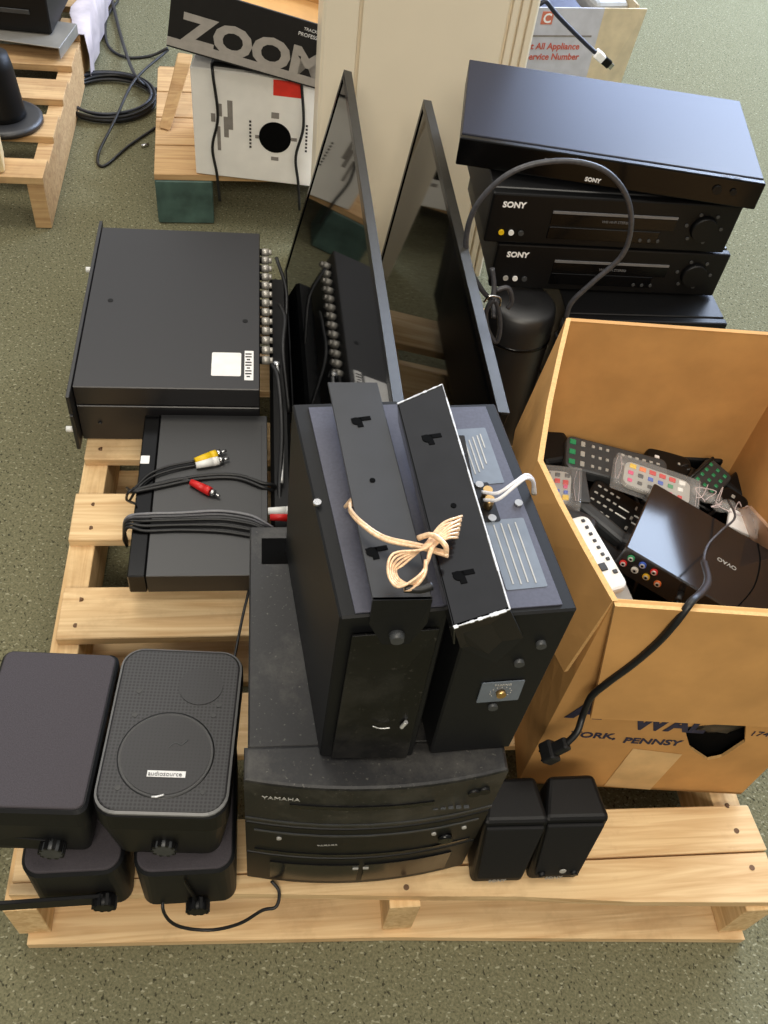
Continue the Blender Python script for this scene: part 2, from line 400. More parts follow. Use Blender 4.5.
b.tube([P(194, 482), P(180, 479), P(160, 483), P(142, 488), P(132, 492, DT+.002), at(127, 488, DK+.05)], .0026, M_cable)
b.tube([P(134, 490), P(160, 484, DT+.004), P(200, 476, DT+.003), P(235, 475, DT+.003), P(262, 483, DT+.003), at(276, 487, DT-.01), at(281, 505, DK+.02)], .003, M_cable)
b.tube([P(134, 492), P(160, 487, DT+.003), P(200, 479, DT+.003), P(235, 478, DT+.003), P(262, 487, DT+.003), at(273, 491, DT-.01)], .003, M_cable)
b.build('cord', t)
def dirp(a, c, z=DT+.006): return P(*c, z)-P(*a, z)
rca(t, P(195, 461, DT+.006), dirp((195, 461), (225, 451)), M_yellow, label='yellow plug')
rca(t, P(196, 465.5, DT+.006), dirp((196, 465), (228, 458)), M_white, label='white plug')
rca(t, P(191, 482, DT+.006), dirp((191, 482), (215, 494)), M_red, label='red plug')
t = thing('audio_cable', 'grey twin cable looped over the left disc player with red and white plug ends', 'cable')
b = MB()
for k, (dz, dy) in enumerate(((.003, 0), (.004, 7), (.004, 12), (.009, 3), (.003, 17))):
    m = mat('light_grey_cable', (112, 112, 116), .35, 0, .05, 200) if k == 0 else (M_gcable if k == 3 else M_cable)
    b.tube([at(127, 541+dy*.3, DK+.01), at(124, 528+dy*.6, DK+.05), P(128, 517+dy*.6, DT+.001+dz), P(145, 514+dy, DT+dz), P(180, 513+dy, DT+dz), P(220, 511+dy*1.2, DT+dz), P(248, 515+dy*1.2, DT+dz), P(262, 521+dy, DT+dz), at(273, 528+dy*.3, DT-.005)], .0027, m)
b.build('cord', t)
q = at(268, 511, DT+.012)
rca(t, q, at(290, 511, DT+.012)-q, M_white, label='white plug', s=1.35)
q = at(270, 517, DT+.006)
rca(t, q, at(292, 517, DT+.006)-q, M_red, label='red plug', s=1.35)
# thin cord between pallet boards going down beside the stereo
t = MB(); t.tube([at(249, 590, DK+.03), at(243, 615, DK+.02), at(238, 640, DK+.012), at(234, 662, DK+.008), at(232, 690, DK+.006)], .0022, M_cable)
t.build('cord', label='thin black cord on the pallet boards left of the stereo stack', cat='cord')

# ------------------------------------------------------------------ stereo stack
def bow(x0, x1, y, out, n=10):
    return [(x0+(x1-x0)*k/n, y-out*(1-(2*k/n-1)**2)) for k in range(n+1)]
def stereo(z, h, label, kind, x0=-.019, x1=.268, yb=.735):
    t = thing('stereo_component', label, 'stereo unit', (0, 0, z), group='stacked hi-fi components')
    MB().bx(x0+.004, x1-.004, .43, yb, .004, h-.002, M_blackd, bev=.002).build('case', t)
    f = bow(x0, x1, .394, .016)
    pts = f+[(x1, .432), (x0, .432)]
    b = MB(); b.prism(pts, h-.005, M_blackd if kind == 'top' else M_black, z0=.004, bev=.002 if kind != 'top' else .004); b.build('front_panel', t)
    def strip(xa, xb, za, zb, out, m, nm, n=6, label=None):
        bb = MB(); ys = lambda x: .394-.016*(1-(2*(x-x0)/(x1-x0)-1)**2)
        q = [(xa+(xb-xa)*k/n) for k in range(n+1)]
        bb.prism([(x, ys(x)-out) for x in q]+[(x, ys(x)+.003) for x in q[::-1]], zb-za, m, z0=za); bb.build(nm, t, label=label)
    ys = lambda x: .394-.016*(1-(2*(x-x0)/(x1-x0)-1)**2)
    if kind == 'top':
        strip(.03, .19, h*.52, h*.60, .0015, M_gloss, 'disc_slot')
        strip(x0, x1, .012, .016, .001, M_dgrey, 'trim_line')
        for x, zz in ((.235, .085), (.247, .085)):
            b = MB(); b.cyl((x, ys(x)-.003, h*.62), (x, ys(x)+.004, h*.62), .007, M_black, n=20); b.build('knob', t)
        b = MB()
        for k in range(5): b.box((.195+.009*k, ys(.21)-.0008, h*.36), (.006, .004, .0025), M_dgrey)
        b.build('button_row', t)
        text('YAMAHA', .010, M_lgrey, (.0, ys(.0)-.004, h*.72), (1, -.12, 0), (0, 0, 1), t)
        MB().bx(.0, .04, .675, .715, h-.002, h-.0012, M_hole).build('vent', t)
    elif kind == 'mid':
        strip(x0+.01, x1-.01, .012, .017, .0015, M_gloss, 'trim_line')
        strip(x0+.01, x1-.01, h-.022, h-.018, .0012, M_dgrey, 'trim_line')
        b = MB(); b.cyl((.222, ys(.222)-.006, h*.42), (.222, ys(.222)+.004, h*.42), .009, M_gloss, n=20); b.build('knob', t)
        for x in (.02, .205, .243):
            b = MB(); b.cyl((x, ys(x)-.002, h*.62), (x, ys(x)+.004, h*.62), .003, M_lgrey, n=10); b.build('button', t)
        text('YAMAHA', .006, M_lgrey, (.065, ys(.065)-.0018, h*.48), (1, 0, 0), (0, 0, 1), t)
    else:
        strip(.01, .121, .02, h-.02, .002, M_gloss, 'cassette_door')
        strip(.128, .24, .02, h-.02, .002, M_gloss, 'cassette_door')
        b = MB()
        for x in (.117, .130): b.box((x, ys(x)-.0025, h-.03), (.007, .002, .004), M_lgrey)
        b.build('indicator', t)
        for x in (.02, .235):
            b = MB(); b.cyl((x, .40, -.0), (x, .40, .0045), .011, M_black, n=16); b.build('foot', t)
    return t
stereo(DK+.0015, .098, 'bottom stereo unit of the front stack, twin cassette doors, resting on the pallet', 'tape')
stereo(DK+.1, .098, 'middle stereo unit of the front stack, round black knob near its right end', 'mid')
stereo(DK+.1985, .116, 'top stereo unit of the front stack, dusty flat top carrying the two big speakers', 'top')
ST = DK+.1985+.115

# ------------------------------------------------------------------ big bracketed speakers
def prismz(P4, P4t, m, name, parent, bev=.002): 
    b = MB(); b.hexa(P4, P4t, m, bev=bev); return b.build(name, parent)
z0, z1 = ST, .705
t = thing('wall_speaker', 'black box speaker with dull bracket, left of the two standing on the stereo', 'speaker')
Lb = [(.062, .418, z0), (.163, .414, z0), (.140, .690, z0), (.030, .696, z0)]
Lt = [(.068, .432, z1), (.168, .440, z1), (.146, .708, z1), (.032, .700, z1)]
prismz(Lb, Lt, M_vinyl, 'cabinet', t, .002)
def inset(q, fx0, fx1, fy0, fy1, z):
    A, B, C_, D = [Vector(v) for v in q]
    f = lambda u, v: (A*(1-u)+B*u)*(1-v)+(D*(1-u)+C_*u)*v
    return [Vector((f(u, v).x, f(u, v).y, z)) for u, v in ((fx0, fy0), (fx1, fy0), (fx1, fy1), (fx0, fy1))]
prismz(inset(Lt, .14, .99, .01, .97, z1), inset(Lt, .14, .99, .01, .97, z1+.002), M_back, 'back_panel', t, .0003)
# front (viewer-side) gloss insert
prismz([(.074, .4155, z0+.005), (.155, .412, z0+.005), (.160, .4335, z1-.02), (.080, .4275, z1-.02)], [(.074, .413, z0+.005), (.155, .4095, z0+.005), (.160, .431, z1-.02), (.080, .425, z1-.02)], M_gloss2 if 'M_gloss2' in globals() else mat('smudged_gloss_black', (12, 12, 13), .3, 0, .2, 18, .3, dust=.12), 'side_panel', t, .0005)
b = MB(); b.cyl((.053, .56, z1+.002), (.053, .56, z1+.006), .004, M_chrome, n=12); b.build('screw', t)
b = MB(); b.tube([(.146, .4145, .535), (.144, .414, .530), (.142, .4135, .525)], .0022, M_worn); b.tube([(.112, .4135, .53), (.120, .4132, .525), (.13, .413, .526)], .0007, M_worn); b.build('scuff_mark', t)
def bracket(t, pts, z, thick, m, tail, lip_side, edge_lit, holes):
    # pts: BL, BR, FR, FL on top (world), tail: front flange bottom pts
    b = MB(); q = [Vector((p[0], p[1], z)) for p in pts]; dn = Vector((0, 0, -thick))
    b.hexa([v+dn for v in q], q, m, bev=.0006)
    FR, FL = q[2], q[3]
    T = [Vector(v) for v in tail]          # polygon from FR down to FL, in front plane
    n = Vector((0, thick, 0))
    poly = [FL, FR]+T
    b.hexa([v+n for v in poly], poly, M_vinyl, bev=0)
    if lip_side:      # flange on the left side running the length
        BL = q[0]; d = Vector((.004, 0, -.026))
        b.hexa([BL+dn*0, FL, FL+Vector((.0015, 0, 0)), BL+Vector((.0015, 0, 0))], [BL+d, FL+d, FL+d+Vector((.0015, 0, 0)), BL+d+Vector((.0015, 0, 0))], m)
    br = b.build('bracket', t, label='black steel mounting bracket' if not edge_lit else 'glossy black steel bracket with bare worn edges')
    if edge_lit:
        e = MB()
        def edge(a, c, w):
            n_ = 14
            for k in range(n_):
                if False: continue
                p = a.lerp(c, k/n_); r_ = a.lerp(c, (k+1)/n_)
                d_ = (r_-p); L_ = d_.length
                e.box((p+r_)/2+Vector((0, 0, .0004)), (L_, w*random.uniform(.3, 1.4), .0012), M_worn, R=flatM((0, 0, 0), d_, Vector((0, 0, 1)).cross(d_)).to_3x3())
        edge(q[0], q[1], .0016); edge(q[1], q[2], .0014); edge(q[2], q[3], .0026)
        e.build('worn_edge', br)
    A, B, C_, D = q
    for u, v, sc in holes:
        h = MB(); p = (A*(1-u)+B*u)*(1-v)+(D*(1-u)+C_*u)*v+Vector((0, 0, .0004))
        if sc > .5:
            h.box(p, (.020, .005, .0006), M_hole, rot=(0, 0, .2)); h.box(p+Vector((-.002, -.005, 0)), (.006, .012, .0006), M_hole, rot=(0, 0, .2)); h.cyl(p+Vector((-.005, -.003, -.0003)), p+Vector((-.005, -.003, .0004)), .005, M_hole, n=12)
        else: h.cyl(p-Vector((0, 0, .0003)), p+Vector((0, 0, .0003)), .0028, M_hole, n=10)
        h.build('keyhole_slot' if sc > .5 else 'screw_hole', br)
bracket(t, [(.068, .702), (.120, .703), (.146, .430), (.094, .430)], .735, .003, M_bracket2, [(.146, .428, .70), (.133, .424, .672), (.108, .424, .672), (.094, .428, .70)], False, False, [(.5, .2, 1), (.45, .5, 0), (.25, .8, 1)])
b = MB(); b.cyl((.12, .428, .685), (.12, .419, .685), .008, M_dgrey, r2=.006, n=18); b.build('bolt', t)
b = MB(); b.bx(.105, .125, .5, .62, z1+.002, .7325, M_bracket2); b.build('bracket_spacer', t)
# right speaker
t = thing('wall_speaker', 'box speaker with glossy worn-edge bracket and volume dial, right one on the stereo', 'speaker')
Rb = [(.182, .416, z0), (.273, .420, z0), (.236, .706, z0), (.150, .700, z0)]
Rt = [(.184, .430, z1), (.286, .437, z1), (.253, .706, z1), (.153, .700, z1)]
prismz(Rb, Rt, M_vinyl, 'cabinet', t, .002)
prismz(inset(Rt, .02, .87, .02, .975, z1), inset(Rt, .02, .87, .02, .975, z1+.002), M_back, 'back_panel', t, .0003)
xb = Vector((-.12, 1, 0)).normalized(); xr = Vector((1, .10, 0)).normalized()
def lab(cx, cy, w, h, lines):
    o = MB(); o.prism(rrect(w, h, .002), .0006, M_label)
    for (lx, lw, ly) in lines: o.box((lx, ly, .0008), (.0013, lw, .0004), M_lgrey)
    o.build('sticker', t, flatM((cx, cy, z1+.002), xr, xb), label='grey printed sticker')
lab(.222, .625, .034, .078, [(-.010, .05, .0), (-.005, .045, 0), (.0, .045, .004), (.005, .04, .008), (.009, .02, .02)])
lab(.238, .500, .040, .082, [(-.012, .070, .0), (-.0045, .072, 0), (.0025, .069, .0), (.010, .072, .0)])
b = MB(); b.prism(rrect(.020, .050, .002), .0015, M_black)
b.build('terminal_plate', t, flatM((.218, .562, z1+.002), xr, xb))
for dy in (-.006, .006):
    b = MB(); c = Vector((.220, .562+dy, z1+.0035)); b.cyl(c, c+Vector((0, 0, .012)), .0048, M_gold, n=14); b.build('terminal', t, label='gold binding post')
for x, y in ((.252, .560), (.216, .584), (.222, .541)):
    b = MB(); b.cyl((x, y, z1+.002), (x, y, z1+.005), .0042, M_chrome, n=12); b.build('screw', t)
b = MB(); fm = flatM((.238, .4255, .575), (1, .05, 0), (0, .06, 1))
b.prism(rrect(.044, .036, .001), .0012, M_label)
b.build('dial_plate', t, fm)
b = MB(); b.cyl((0, 0, .001), (0, 0, .006), .005, M_gold, n=16)
for k in range(11):
    a = math.radians(-40+k*26); b.cyl((.011*math.cos(a), .009*math.sin(a), .001), (.011*math.cos(a), .009*math.sin(a), .0018), .0007, M_lgrey, n=6)
b.build('volume_dial', t, fm, label='small gold centre dial ringed by dots')
text('TAPPING', .0045, M_lgrey, fm @ Vector((-.009, .0115, .0014)), (1, .05, 0), (0, .06, 1), t)
for x, z in ((.262, .655), (.247, .625), (.236, .545)):
    b = MB(); b.cyl((x, .425+(z-.455)*.062, z), (x, .4155+(z-.455)*.062, z), .005, M_dgrey, n=14); b.build('screw', t)
b = MB(); b.hexa([(.148, .455, z0+.06), (.152, .455, z0+.06), (.152, .46, z1-.03), (.148, .46, z1-.03)], [(.148, .445, z0+.06), (.152, .445, z0+.06), (.152, .45, z1-.03), (.148, .45, z1-.03)], M_black)
bracket(t, [(.136, .660), (.186, .690), (.209, .412), (.158, .395)], .745, .003, M_bracket, [(.236, .420, .685), (.215, .412, .655), (.175, .408, .69)], True, True, [(.5, .22, 1), (.55, .55, 0), (.4, .82, 1)])
b.bm.free()
b = MB(); b.bx(.185, .2, .47, .62, z1+.002, .7422, M_bracket); b.build('bracket_spacer', t)

# speaker wires
def W(px, py, z): return at(px, py, z)
zc = .748
t = thing('speaker_wire', 'coiled clear tan speaker wire bundle lying on the two brackets', 'wire')
for off in (0, .0035):
    b = MB()
    b.tube([W(345, 507, .712), W(352, 502, .725)+Vector((0, off, 0)), W(350, 511, .737)+Vector((0, off, 0)), W(362, 525, zc)+Vector((0, off, 0)), W(385, 540, zc)+Vector((0, off, 0)), W(420, 548, zc+.003)+Vector((0, off, 0)), W(448, 556, zc+.012)+Vector((0, off, 0))], .0018, M_tan)
    b.build('strand', t)
for k in range(5):
    b = MB(); o = k*2.9; h_ = .002*k
    b.tube([W(462-o*.3, 516+o*1.6, zc+.010), W(442-o*.2, 524+o*1.0, zc+.014), W(424, 546+k*.8, zc+.010+h_*.5), W(404-o*.9, 556-o*.9+8, zc+.006+h_), W(396-o*.7, 570+o*.2, zc+.002+h_), W(400-o*.2, 580+o*.6, zc+.002+h_), W(415+o*.2, 584-o*.6, zc+.004+h_), W(426+o*.1, 566-o*.2, zc+.008), W(431+o*.3, 546, zc+.012), W(446+o*.1, 528+o*.9, zc+.016), W(461-o*.3, 519+o*1.6, zc+.011)], .00125, M_tan)
    b.build('strand', t)
b = MB()
b.tube([W(418, 538, zc+.012), W(432, 535, zc+.020), W(445, 545, zc+.018), W(446, 555, zc+.010)], .0026, M_tan)
b.tube([W(426, 560, zc+.012), W(424, 575, zc+.008), W(413, 588, zc+.004), W(404, 590, zc+.002)], .0019, M_tan)
b.build('tie_loop', t)
b = MB(); b.tube([W(404, 588, zc+.002), W(420, 589, zc+.002), W(432, 586, zc+.003)], .004, M_cable); b.build('wire_end', t, label='black taped wire end')
t = thing('speaker_wire', 'white twin wire clipped to the gold posts of the right big speaker', 'wire')
for i, o in enumerate((0, 8)):
    b = MB(); b.tube([W(482+i*2, 492+o, .722), W(498, 493+o*.8, .735), W(515, 482+o*.5, .745), W(526, 475+o*.4, .745), W(533, 480+o*.2, .73), W(535-i*2, 494, .70)], .0018, M_wwire); b.build('strand', t)

# ------------------------------------------------------------------ shelf speakers at left
def knob_bracket(t, x, y, z, ends, flip=1):
    b = MB(); b.cyl((x, y, z), (x, y-.016, z), .013, M_dgrey if flip > 0 else M_black, n=20)
    for k in range(10):
        a = k*math.pi/5; b.box((x+.013*math.cos(a), y-.009, z+.013*math.sin(a)), (.004, .014, .004), M_black, rot=(0, -a, 0))
    b.build('bracket_knob', t)
    if ends:
        b = MB()
        for e in ends:
            b.hexa([(x, y-.002, z-.014), (x, y-.002, z+.014), (x, y-.007, z+.014), (x, y-.007, z-.014)],
                   [(e[0], e[1], e[2]-.010), (e[0], e[1], e[2]+.010), (e[0], e[1]-.005, e[2]+.010), (e[0], e[1]-.005, e[2]-.010)], M_black, bev=.001)
        b.build('bracket_arm', t)
def shelf_speaker(loc, w, d, h, label, grille, taper=.012, rz=0., rx=0., round_=.024):
    # lies on its back: grille on top; w along X, d along Y, h thickness
    t = thing('shelf_speaker', label, 'speaker', loc, (rx, 0, rz), group='black shelf speakers on the left of the pallet')
    b = MB(); n = 6
    lo = rrect(w-2*taper, d-2*taper, round_*.75); up = rrect(w, d, round_)
    mid = rrect(w, d, round_)
    i = b.mi(M_black if grille else M_vinyl); rings = []
    m_ = b.mats[i]
    lay = [(lo, .0), (mid, h*.72), (up, h*.97), (rrect(w-.006, d-.006, round_*.9), h)]
    for P_, z in lay: rings.append([b.bm.verts.new((p[0], p[1], z)) for p in P_])
    for a, c in zip(rings, rings[1:]):
        for k in range(len(a)):
            f = b.bm.faces.new((a[k], a[(k+1) % len(a)], c[(k+1) % len(a)], c[k])); f.material_index = i
    b.bm.faces.new(rings[0][::-1]); b.bm.faces.new(rings[-1])
    b.build('cabinet', t)
    if grille:
        b = MB(); o = rrect(w-.002, d-.002, .026); q = rrect(w-.007, d-.007, .024)
        oo = [b.bm.verts.new((p[0], p[1], h+.002)) for p in o]; qq = [b.bm.verts.new((p[0], p[1], h+.004)) for p in q]; ob = [b.bm.verts.new((p[0], p[1], h-.001)) for p in o]; qb = [b.bm.verts.new((p[0], p[1], h-.001)) for p in q]
        b.mi(M_ring)
        for k in range(len(o)):
            k2 = (k+1) % len(o)
            for f in ((oo[k], oo[k2], qq[k2], qq[k]), (ob[k], ob[k2], oo[k2], oo[k]), (qq[k], qq[k2], qb[k2], qb[k])): b.bm.faces.new(f)
        b.build('grille_rim', t, label='thin grey rim')
        b = MB(); b.prism(rrect(w-.0075, d-.0075, .024), .005, M_grille, z0=h-.001, bev=.002)
        g = b.build('grille', t)
        b = MB(); z = h+.0038
        b.lathe([(.054, z-.001), (.054, z+.0004), (.052, z+.0006), (.050, z+.0004)], M_ringd, c=(-.002, -.036, 0), n=40); b.cyl((-.002, -.036, z), (-.002, -.036, z+.0010), .0495, M_grilled, n=40, smooth=False)
        b.build('woofer', t, label='round woofer outline behind the grille')
        b = MB(); b.cyl((.026, .055, z), (.026, .055, z+.0010), .026, M_grilled, n=32, smooth=False); b.build('tweeter', t)
        for x, y in ((-.045, .013), (.045, .016), (-.048, -.078), (.044, -.08), (-.045, .045), (.05, .03)):
            b = MB(); b.cyl((x, y, z-.001), (x, y, z+.0008), .0035, M_ringd, n=12); b.build('screw', t)
        b = MB(); b.box((.002, -.061, z+.0012), (.042, .0075, .0016), M_chromeflat); b.build('badge', t, label='silver name badge')
        text('audiosource', .0075, M_ink2, (-.018, -.0635, z+.0021), (1, 0, 0), (0, 1, 0), t)
        b = MB(); b.tube([(-.01, -.088, z+.001), (-.004, -.088, z+.002), (.003, -.085, z+.001)], .0013, M_worn, n=6); b.build('paint_fleck', t)
        b = MB(); b.tube([(.0, -.028, z+.001), (.006, -.022, z+.001), (.014, -.024, z+.001), (.02, -.018, z+.001)], .0008, M_dgrey, n=6); b.build('paint_fleck', t)
    else:
        b = MB(); b.prism(rrect(w-.008, d-.008, round_*.8), .004, M_cloth, z0=h-.001, bev=.002); b.build('grille_cloth', t)
    return t
M_ring = mat('grey_rim_plastic', (112, 112, 112), .4, 0, .03, 80)
M_ringd = mat('dark_driver_ring', (14, 14, 15), .4, 0, .1, 60)
M_chromeflat = mat('silver_badge', (205, 205, 205), .4, .2, .03, 60)
M_ink2 = mat('badge_ink', (70, 70, 72), .5, 0, .03, 60)
s1 = shelf_speaker((-.222, .460, DK+.001), .118, .180, .115, 'black shelf speaker at the bottom left, under the plain flat-topped one', False, .001)
knob_bracket(s1, .03, -.091, .04, [(-.19, -.10, .055)], -1)
s2 = shelf_speaker((-.092, .455, DK+.001), .120, .180, .115, 'black shelf speaker under the round-woofer one, beside the stereo stack', False, .001)
knob_bracket(s2, .012, -.091, .02, [(.0, -.091, .10)], -1)
s3 = shelf_speaker((-.249, .487, DK+.128), .138, .206, .120, 'plain black flat-topped shelf speaker with no rim, top left, cut by the photo edge', False, .012, rz=-.075, rx=-.075, round_=.012)
knob_bracket(s3, .02, -.093, .028, [(-.11, -.085, .03)])
s4 = shelf_speaker((-.103, .480, DK+.128), .147, .216, .120, 'black shelf speaker facing up with grey-rimmed perforated grille and round woofer', True, .012, rz=-.075, rx=-.075)
knob_bracket(s4, .0, -.094, .036, [(.058, -.085, .012)])
t = MB(); t.tube([(-.12, .39, DK+.006), (-.125, .36, DK+.004), (-.11, .348, DK-.03), (-.07, .345, DK-.05), (-.03, .345, DK-.03), (.0, .352, DK-.002), (.018, .354, DK+.004), (.022, .372, DK+.006), (.012, .385, DK+.01)], .0022, M_cable)
t.build('cord', label='thin black cord drooping over the front edge of the pallet', cat='cord')

# ------------------------------------------------------------------ small satellites
def satellite(dx, label, lever):
    t = thing('desk_speaker', label, 'speaker', (dx, .37, DK+.001), group='small black desk speakers')
    H = .150; b = MB()
    b.hexa([(-.036, .0, 0), (.036, -.002, 0), (.034, .075, 0), (-.034, .077, 0)], [(-.042, .026, H), (.044, .024, H), (.036, .084, H), (-.026, .084, H)], M_black, bev=.007, seg=3)
    b.build('cabinet', t)
    b = MB(); b.hexa([(-.030, -.002, .022), (.030, -.004, .022), (.037, .018, H-.008), (-.037, .020, H-.008)], [(-.030, .003, .022), (.030, .001, .022), (.037, .023, H-.008), (-.037, .025, H-.008)], M_spkcloth, bev=.002, seg=2)
    b.build('grille', t)
    text('SONY', .009, M_lgrey, (-.013, -.0022, .008), (1, 0, 0), (0, .15, 1), t)
    if lever:
        for x in (-.022, .022):
            b = MB(); b.cyl((x, .003, .030), (x, -.006, .029), .0055, M_black, n=16); b.build('knob', t)
        b = MB(); b.lathe([(.004, 0), (.005, .001), (.004, .002)], M_lgrey, n=12); b.build('power_light', t, flatM((.004, -.002, .04), (1, 0, 0), (0, .15, 1)))
    return t
M_spkcloth = mat('black_speaker_cloth', (22, 22, 23), .75, 0, .1, 700, .3)
satellite(.312, 'small black desk speaker next to the stereo stack, left of the pair', False)
satellite(.390, 'small black desk speaker with two front knobs, right of the pair', True)

# ------------------------------------------------------------------ cardboard box
BZ, RZ = DK+.001, .611
FL, FR, BR, BL = (.367, .507), (.700, .475), (.770, .950), (.419, .973)
LM = (.338, .71)
th = .004
box = thing('cardboard_box', 'large open brown cardboard box full of remotes and cables with folded-out flaps', 'box')
def wall_with_hole(a, c, z0, z1, hole, outn, name):
    # polygon in plane coords (s along a->c, z) triangulated with an optional hole
    A = Vector((*a, 0)); D = Vector((*c, 0))-A; L_ = D.length; D.normalize(); n = Vector(outn).normalized()
    bm = bmesh.new()
    def ring(pts, off): return [bm.verts.new(A+D*p[0]+Vector((0, 0, p[1]))+n*off) for p in pts]
    outer = [(0, z0), (L_, z0), (L_, z1), (0, z1)]
    for off in (0, -th):
        R = ring(outer, off); es = [bm.edges.new((R[i], R[(i+1) % 4])) for i in range(4)]
        if hole:
            Hh = ring(hole, off); es += [bm.edges.new((Hh[i], Hh[(i+1) % len(Hh)])) for i in range(len(Hh))]
        bmesh.ops.triangle_fill(bm, edges=es, use_beauty=True)
        if off == 0: R0 = R; H0 = Hh if hole else None
        else: R1 = R; H1 = Hh if hole else None
    for i in range(4):
        f = bm.faces.new((R0[i], R0[(i+1) % 4], R1[(i+1) % 4], R1[i]))
        f.material_index = 1
    if hole:
        for i in range(len(H0)):
            f = bm.faces.new((H0[i], H0[(i+1) % len(H0)], H1[(i+1) % len(H0)], H1[i])); f.material_index = 1
    b = MB(); b.bm.free(); b.bm = bm; b.mats = [M_card, M_cardedge]; return b.build(name, box), A, D, n
def inplane(px, py, a, c):
    A = Vector((*a, 0)); Cc = Vector((*c, 0)); n = Vector((-(Cc-A).y, (Cc-A).x, 0)); d = ray(px, py)
    p = CP+d*((A-CP).dot(n)/d.dot(n)); return ((p-A).dot((Cc-A).normalized()), p.z)
hole = [inplane(x, y, FL, FR) for x, y in ((684, 727), (746, 722), (745, 742), (722, 757), (708, 760), (690, 748))]
fw, A, D, n = wall_with_hole(FL, FR, BZ, RZ, hole, (-.095, -1, 0), 'side_wall')
wall_with_hole(BL, BR, BZ, RZ, None, (0.065, 1, 0), 'side_wall')
wall_with_hole(FR, BR, BZ, RZ, None, (1, -.147, 0), 'side_wall')
# bowed left wall
b = MB(); ns = 14; nz = 6; G = []
for j in range(nz+1):
    z = BZ+(RZ-BZ)*j/nz; row = []
    for k in range(ns+1):
        u = k/ns; x = FL[0]+(BL[0]-FL[0])*u; y = FL[1]+(BL[1]-FL[1])*u
        peak = .43; w = u/peak if u < peak else (1-u)/(1-peak)
        x -= .064*(w*.8+.2*math.sin(math.pi*min(1, w)/2))*(j/nz)**1.3
        row.append(Vector((x, y, z)))
    G.append(row)
LEFTRIM = G[-1]
for off, rev in ((0, False), (.005, True)):
    V = [[b.bm.verts.new(p+Vector((off, 0, 0))) for p in r] for r in G]
    b.mi(M_card)
    for j in range(nz):
        for k in range(ns):
            f = b.bm.faces.new((V[j][k], V[j][k+1], V[j+1][k+1], V[j+1][k])); f.smooth = False
    if off == 0: V0 = V
i = b.mi(M_cardedge)
for k in range(ns):
    f = b.bm.faces.new((V0[-1][k], V0[-1][k+1], V[-1][k+1], V[-1][k])); f.material_index = i
for k in (0, ns):
    for j in range(nz):
        f = b.bm.faces.new((V0[j][k], V0[j+1][k], V[j+1][k], V[j][k])); f.material_index = i
b.build('side_wall', box)
MB().prism([FL, FR, BR, BL], .006, M_card, z0=BZ).build('bottom_panel', box)
def flap(hin, free, name='flap', label=None, cap=None):
    b = MB(); n_ = len(hin); i = b.mi(M_card); e = b.mi(M_cardedge); lay = []
    nrm = (Vector(free[0])-Vector(hin[0])).cross(Vector(hin[1])-Vector(hin[0])).normalized()*.005
    for off in (Vector((0, 0, 0)), nrm):
        Hh = [b.bm.verts.new(Vector(p)+off) for p in hin]; Mm = [b.bm.verts.new((Vector(p)*.5+Vector(q)*.5)+off) for p, q in zip(hin, free)]; Ff = [b.bm.verts.new(Vector(p)+off) for p in free]
        for a_, c_ in ((Hh, Mm), (Mm, Ff)):
            for k in range(n_-1): b.bm.faces.new((a_[k], a_[k+1], c_[k+1], c_[k]))
        lay.append((Hh, Mm, Ff))
    for k in range(n_-1):
        for r in (0, 2):
            f = b.bm.faces.new((lay[0][r][k], lay[0][r][k+1], lay[1][r][k+1], lay[1][r][k])); f.material_index = e
    for k in (0, n_-1):
        for r in (0, 1):
            f = b.bm.faces.new((lay[0][r][k], lay[0][r+1][k], lay[1][r+1][k], lay[1][r][k])); f.material_index = e
    if cap:
        cv = [b.bm.verts.new(p) for p in cap]
        for k in range(n_-1):
            f = b.bm.faces.new((lay[0][0][k], lay[0][0][k+1], cv[k+1], cv[k])); f.material_index = e if n_ > 2 else i
    return b.build(name, box, label=label)
flap([(.367, .5055, RZ+.0005), (.700, .4735, RZ+.0005)], [at(590, 715, .395), (.745, .455, .395)], cap=[(.3673, .5095, RZ+.0005), (.7003, .4775, RZ+.0005)], label='wide front flap hanging outwards')
lr = [LEFTRIM[k] for k in (0, 2, 4, 6, 9, 12, 14)]
f0 = at(564, 672, .455); f1 = at(515, 430, .50); fm_ = Vector((.300, .69, .47))
fr = [f0, f0.lerp(fm_, .35), f0.lerp(fm_, .7), fm_, fm_.lerp(f1, .4), fm_.lerp(f1, .8), f1]
flap([p+Vector((-.002, 0, .0012)) for p in lr], fr, cap=[p+Vector((.0048, 0, .0012)) for p in lr], label='narrow left flap hanging outwards')
flap([(.419, .975, RZ+.0005), (.770, .952, RZ+.0005)], [(.43, 1.022, .42), (.78, 1.0, .42)], cap=[(.419, .968, RZ+.0005), (.770, .945, RZ+.0005)])
flap([(.706, .49, RZ), (.776, .95, RZ)], [(.79, .50, .46), (.85, .94, .46)])
